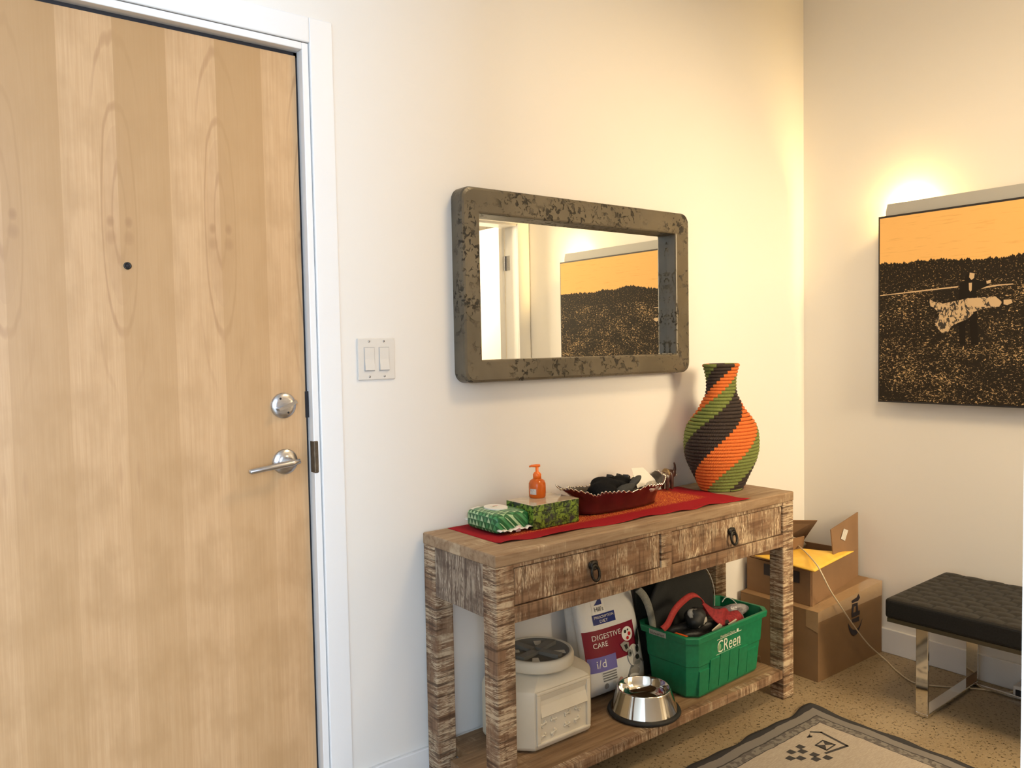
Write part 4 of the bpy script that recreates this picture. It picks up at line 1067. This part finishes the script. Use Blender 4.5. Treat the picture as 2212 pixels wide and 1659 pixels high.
# ------------------------------------------------------------------ picture on the right wall
PX = 1.926; PY0, PY1, PZ0, PZ1 = -.362, -1.582, 1.0295, 1.765
def picture_mat():
    m = M('woodcut_print', (.8,.45,.13), .7, Specular_IOR_Level=.15); t = NT(m)
    s = t.sep(t.coord()); y, z = s[1], s[2]          # origin at the lower corner nearest the room corner
    fy = t.math('MULTIPLY', y, -1.0)
    jag = t.noise(t.comb(t.math('MULTIPLY', fy, 1.0), 0.0, 0.0), 55, 5, .7)
    hill = t.noise(t.comb(t.math('ADD', fy, 3.1), 0.0, 0.0), 3.0, 2, .5)
    edge = t.math('ADD', t.math('ADD', .470, t.math('MULTIPLY', hill, .10)), t.math('MULTIPLY', jag, .055))
    edge = t.math('ADD', edge, 0.0)
    sky = t.math('GREATER_THAN', z, edge)
    tree_lo = t.math('ADD', .470, t.math('MULTIPLY', t.math('SUBTRACT', hill, .5), .05))
    trees = t.math('GREATER_THAN', z, tree_lo)
    tan_ = (.60,.40,.19); blk = (.022,.017,.012)
    st_ = t.noise(t.coord(scale=(1,9,150)), 1.0, 3)
    skyc = t.mix(t.math('MULTIPLY', t.ramp(st_, [(.58,0.0),(.72,1.0)]), .45), (.86,.50,.17), (.55,.27,.075))
    fl = t.noise(t.coord(scale=(1,110,190)), 1.0, 3, .6, 1.0)
    dens = t.noise(t.coord(scale=(1,7,12), loc=(0,1.3,.2)), 1.0, 3, .6)
    thr = t.math('ADD', .43, t.math('MULTIPLY', dens, .32))
    field = t.mix(t.ramp(t.math('SUBTRACT', fl, thr), [(.0,0.0),(.05,1.0)]), blk, tan_)
    tf = t.mix(t.ramp(t.noise(t.coord(scale=(1,160,160)), 1.0, 3), [(.60,0.0),(.68,1.0)]), blk, (.40,.25,.10))
    c = t.mix(trees, field, tf); c = t.mix(sky, c, skyc)
    t.col(c); return m
pic_m = picture_mat(); edge_m = M('picture_edge', (.016,.012,.010), .5)
pic = thing('framed_picture', 'large woodcut-style picture of a couple in a dark field under an orange sky', 'picture', (PX, PY0, PZ0))
obj('canvas', B(PX+.001, PX+.014, PY1, PY0, PZ0, PZ1), edge_m, pic)
obj('picture_sheet', B(PX-.0005, PX+.0011, PY1+.006, PY0-.006, PZ0+.006, PZ1-.008), pic_m, pic)
pk3 = lambda off: (lambda y, z: Vector((PX-.0005-off, y, z)))
def pshape(name, pts, m, off):
    q = NB(); flat_poly(q, pts, pk3(off)); bmesh.ops.recalc_face_normals(q, faces=q.faces[:]); return obj(name, q, m, pic)
fig_d = M('print_black', (.016,.012,.009), .7, Specular_IOR_Level=.15)
def dressm():
    m = M('print_dress', (.6,.42,.24), .7); t = NT(m); f = t.noise(t.coord(scale=(1,70,45), rot=(.5,0,0)), 1.0, 3, .6, 1.2)
    t.col(t.ramp(f, [(.46,(.03,.022,.015)),(.51,(.58,.41,.23))])); return m
fig_l = dressm(); fig_t = M('print_tan', (.60,.42,.23), .4)
pshape('printed_path', [(-.37,1.452),(-.50,1.458),(-.665,1.466),(-.665,1.471),(-.50,1.463),(-.37,1.455)], fig_t, .0004)
pshape('printed_path', [(-.745,1.455),(-.80,1.462),(-.85,1.464),(-.85,1.467),(-.79,1.467),(-.745,1.461)], fig_t, .0004)
pshape('printed_figure', [(-.690,1.505),(-.688,1.490),(-.672,1.484),(-.668,1.44),(-.672,1.34),(-.668,1.33),(-.672,1.255),(-.694,1.255),(-.692,1.33),(-.706,1.345),(-.712,1.255),(-.737,1.253),(-.733,1.34),(-.730,1.45),(-.770,1.466),(-.776,1.484),(-.735,1.486),(-.722,1.497),(-.724,1.512),(-.706,1.520)], fig_d, .0008)
pshape('printed_face', [(-.706,1.517),(-.723,1.513),(-.721,1.496),(-.712,1.490),(-.704,1.500)], fig_t, .0012)
pshape('printed_shirt', [(-.703,1.480),(-.714,1.480),(-.713,1.452),(-.708,1.447),(-.704,1.455)], fig_t, .0012)
pshape('printed_hand', [(-.762,1.482),(-.778,1.486),(-.776,1.474),(-.764,1.472)], fig_t, .0012)
pshape('printed_dress', [(-.564,1.428),(-.580,1.418),(-.617,1.410),(-.674,1.419),(-.698,1.425),(-.746,1.424),(-.792,1.426),(-.815,1.405),(-.807,1.387),(-.769,1.387),(-.727,1.376),(-.699,1.347),(-.667,1.336),(-.642,1.323),(-.631,1.301),(-.609,1.300),(-.590,1.320),(-.583,1.342),(-.600,1.372),(-.580,1.395),(-.563,1.405)], fig_l, .0016)
pshape('printed_arm', [(-.700,1.424),(-.745,1.423),(-.752,1.405),(-.76,1.39),(-.72,1.392),(-.700,1.405)], fig_t, .0020)
pshape('printed_arm', [(-.768,1.418),(-.795,1.424),(-.813,1.405),(-.806,1.388),(-.778,1.390)], fig_t, .0020)
pshape('printed_head', [(-.820,1.412),(-.845,1.412),(-.849,1.400),(-.832,1.392),(-.820,1.396)], fig_t, .0020)

# wall light behind the picture: a long pale shade open at the top and ends, warm bulbs inside
wl = thing('wall_light', 'long grey wall light showing above the top edge of the picture', 'wall light', (XR, -.97, 1.62))
shade = M('grey_shade_paint', (.42,.41,.38), .5)
q = NB(); poly_extr(q, [(1.946,-.383,1.62),(1.946,-.383,1.785),(1.946,-.390,1.813),(1.946,-1.552,1.813),(1.946,-1.56,1.785),(1.946,-1.56,1.62)], (-.003,0,0))
obj('shade', q, shade, wl)
obj('back_plate', B(XR-.004, XR, -1.50, -.44, 1.62, 1.70, .001), shade, wl)
obj('bracket', B(1.946, XR-.003, -1.0, -.94, 1.63, 1.68, .001), shade, wl)
bulb_m = M('warm_bulb', (1,.8,.5), .5); NT(bulb_m).set(**{'Emission Color': (1,.66,.28,1), 'Emission Strength': 3.0})
for y in (-.47, -1.47):
    q = NB(); tube(q, [(1.9605,y-.05,1.745),(1.9605,y+.05,1.745)], .008, 12); obj('bulb', q, bulb_m, wl, True)
    point('wall_light_bulb', (1.9585, y, 1.785), 7.0, (1.0, .64, .22), .009)

# fitting of the added hall fill lamp, unseen above the frame
hl = thing('added_hall_lamp', 'flush round fill lamp added unseen over the entry hall', 'ceiling lamp', (.75,-1.25,CEIL))
obj('added_lamp_base', lathe(NB(), [(0,0),(.20,0),(.20,-.025),(.17,-.028),(0,-.028)], (.75,-1.25,CEIL), 40), trim_m, hl, True)

# ------------------------------------------------------------------ rug
RX1, RY1 = 1.290, -.458
def rug_mat():
    m = M('flatweave_rug', (.4,.34,.28), .95); t = NT(m); v = t.coord(); s = t.sep(v)   # origin at the far right corner
    ax = t.math('MULTIPLY', s[0], -1.0); ay = t.math('MULTIPLY', s[1], -1.0)
    d = t.math('MINIMUM', ax, ay)
    wob = t.math('MULTIPLY', t.math('SUBTRACT', t.noise(v, 30, 2), .5), .008)
    d = t.math('ADD', d, wob)
    wv = t.noise(t.coord(scale=(60,500,60)), 1.0, 3)
    fieldc = t.mix(t.ramp(wv, [(.3,0.0),(.7,1.0)]), (.34,.285,.225), (.45,.385,.315))
    chk = t.noise(t.coord(scale=(55,55,1)), 1.0, 1)
    band = t.mix(t.ramp(chk, [(.46,0.0),(.52,1.0)]), (.11,.095,.085), (.20,.18,.155))
    c = t.mix(t.ramp(d, [(.0,0.0),(.0001,0.0)]), fieldc, fieldc)
    def step(a): return t.math('LESS_THAN', d, a)
    c = t.mix(step(.092), c, (.05,.045,.045)); c = t.mix(step(.089), c, band)
    c = t.mix(step(.060), c, (.045,.04,.04)); c = t.mix(step(.055), c, (.19,.17,.15))
    c = t.mix(step(.022), c, (.03,.028,.03))
    t.col(c); t.bump(wv, .4, .0015); return m
rg = thing('area_rug', 'pale flatwoven rug with dark wavy border and black geometric motif', 'rug', (RX1, RY1, 0))
rb = NB()
def rugf(u, v):
    x = RX1-1.15*u; y = RY1-1.30*v
    # edges wander and ripple a little
    wx = max(0, 1-u*9); wy = max(0, 1-v*9)
    x += .006*wx*(math.sin(v*31)+.6*math.sin(v*53+1)); y += .006*wy*(math.sin(u*27+.6)+.6*math.sin(u*47))
    z = .003+.004*wx*(.5+.5*math.sin(v*38+1))+.004*wy*(.5+.5*math.sin(u*34+1.4))
    return Vector((x, y, z))
grid(rb, rugf, 90, 100); solid(rb, .0025)
obj('rug_weave', rb, rug_mat(), rg, True)
mot = M('black_wool', (.045,.04,.04), .95)
rf = lambda x, y: Vector((x, y, .0062))
def motif(pts):
    q = NB(); flat_poly(q, pts, rf); bmesh.ops.recalc_face_normals(q, faces=q.faces[:])
    obj('woven_motif', q, mot, rg)
def line(pts, w):
    for (a, b) in zip(pts, pts[1:]):
        a, b = Vector((*a,0)), Vector((*b,0)); t_ = (b-a).normalized(); n_ = Vector((-t_.y, t_.x, 0))*w/2; a = a-t_*w*.3; b = b+t_*w*.3
        motif([(a-n_).xy[:], (b-n_).xy[:], (b+n_).xy[:], (a+n_).xy[:]])
line([(1.087,-.580),(1.110,-.560),(1.140,-.590),(1.122,-.690),(1.03,-.672)], .009)
motif([(1.080,-.572),(1.098,-.584),(1.088,-.590),(1.072,-.582)])
line([(1.050,-.625),(1.096,-.622),(1.100,-.662),(1.048,-.664),(1.050,-.625)], .005)
motif([(1.050,-.625),(1.075,-.643),(1.048,-.664)]); motif([(1.096,-.622),(1.075,-.643),(1.100,-.662)])
for (x, y) in ((1.005,-.600),(.985,-.620),(.995,-.655),(.975,-.672),(.955,-.60),(.945,-.64),(1.01,-.69),(.92,-.62)):
    motif([(x-.012,y-.010),(x+.013,y-.012),(x+.011,y+.011),(x-.013,y+.010)])
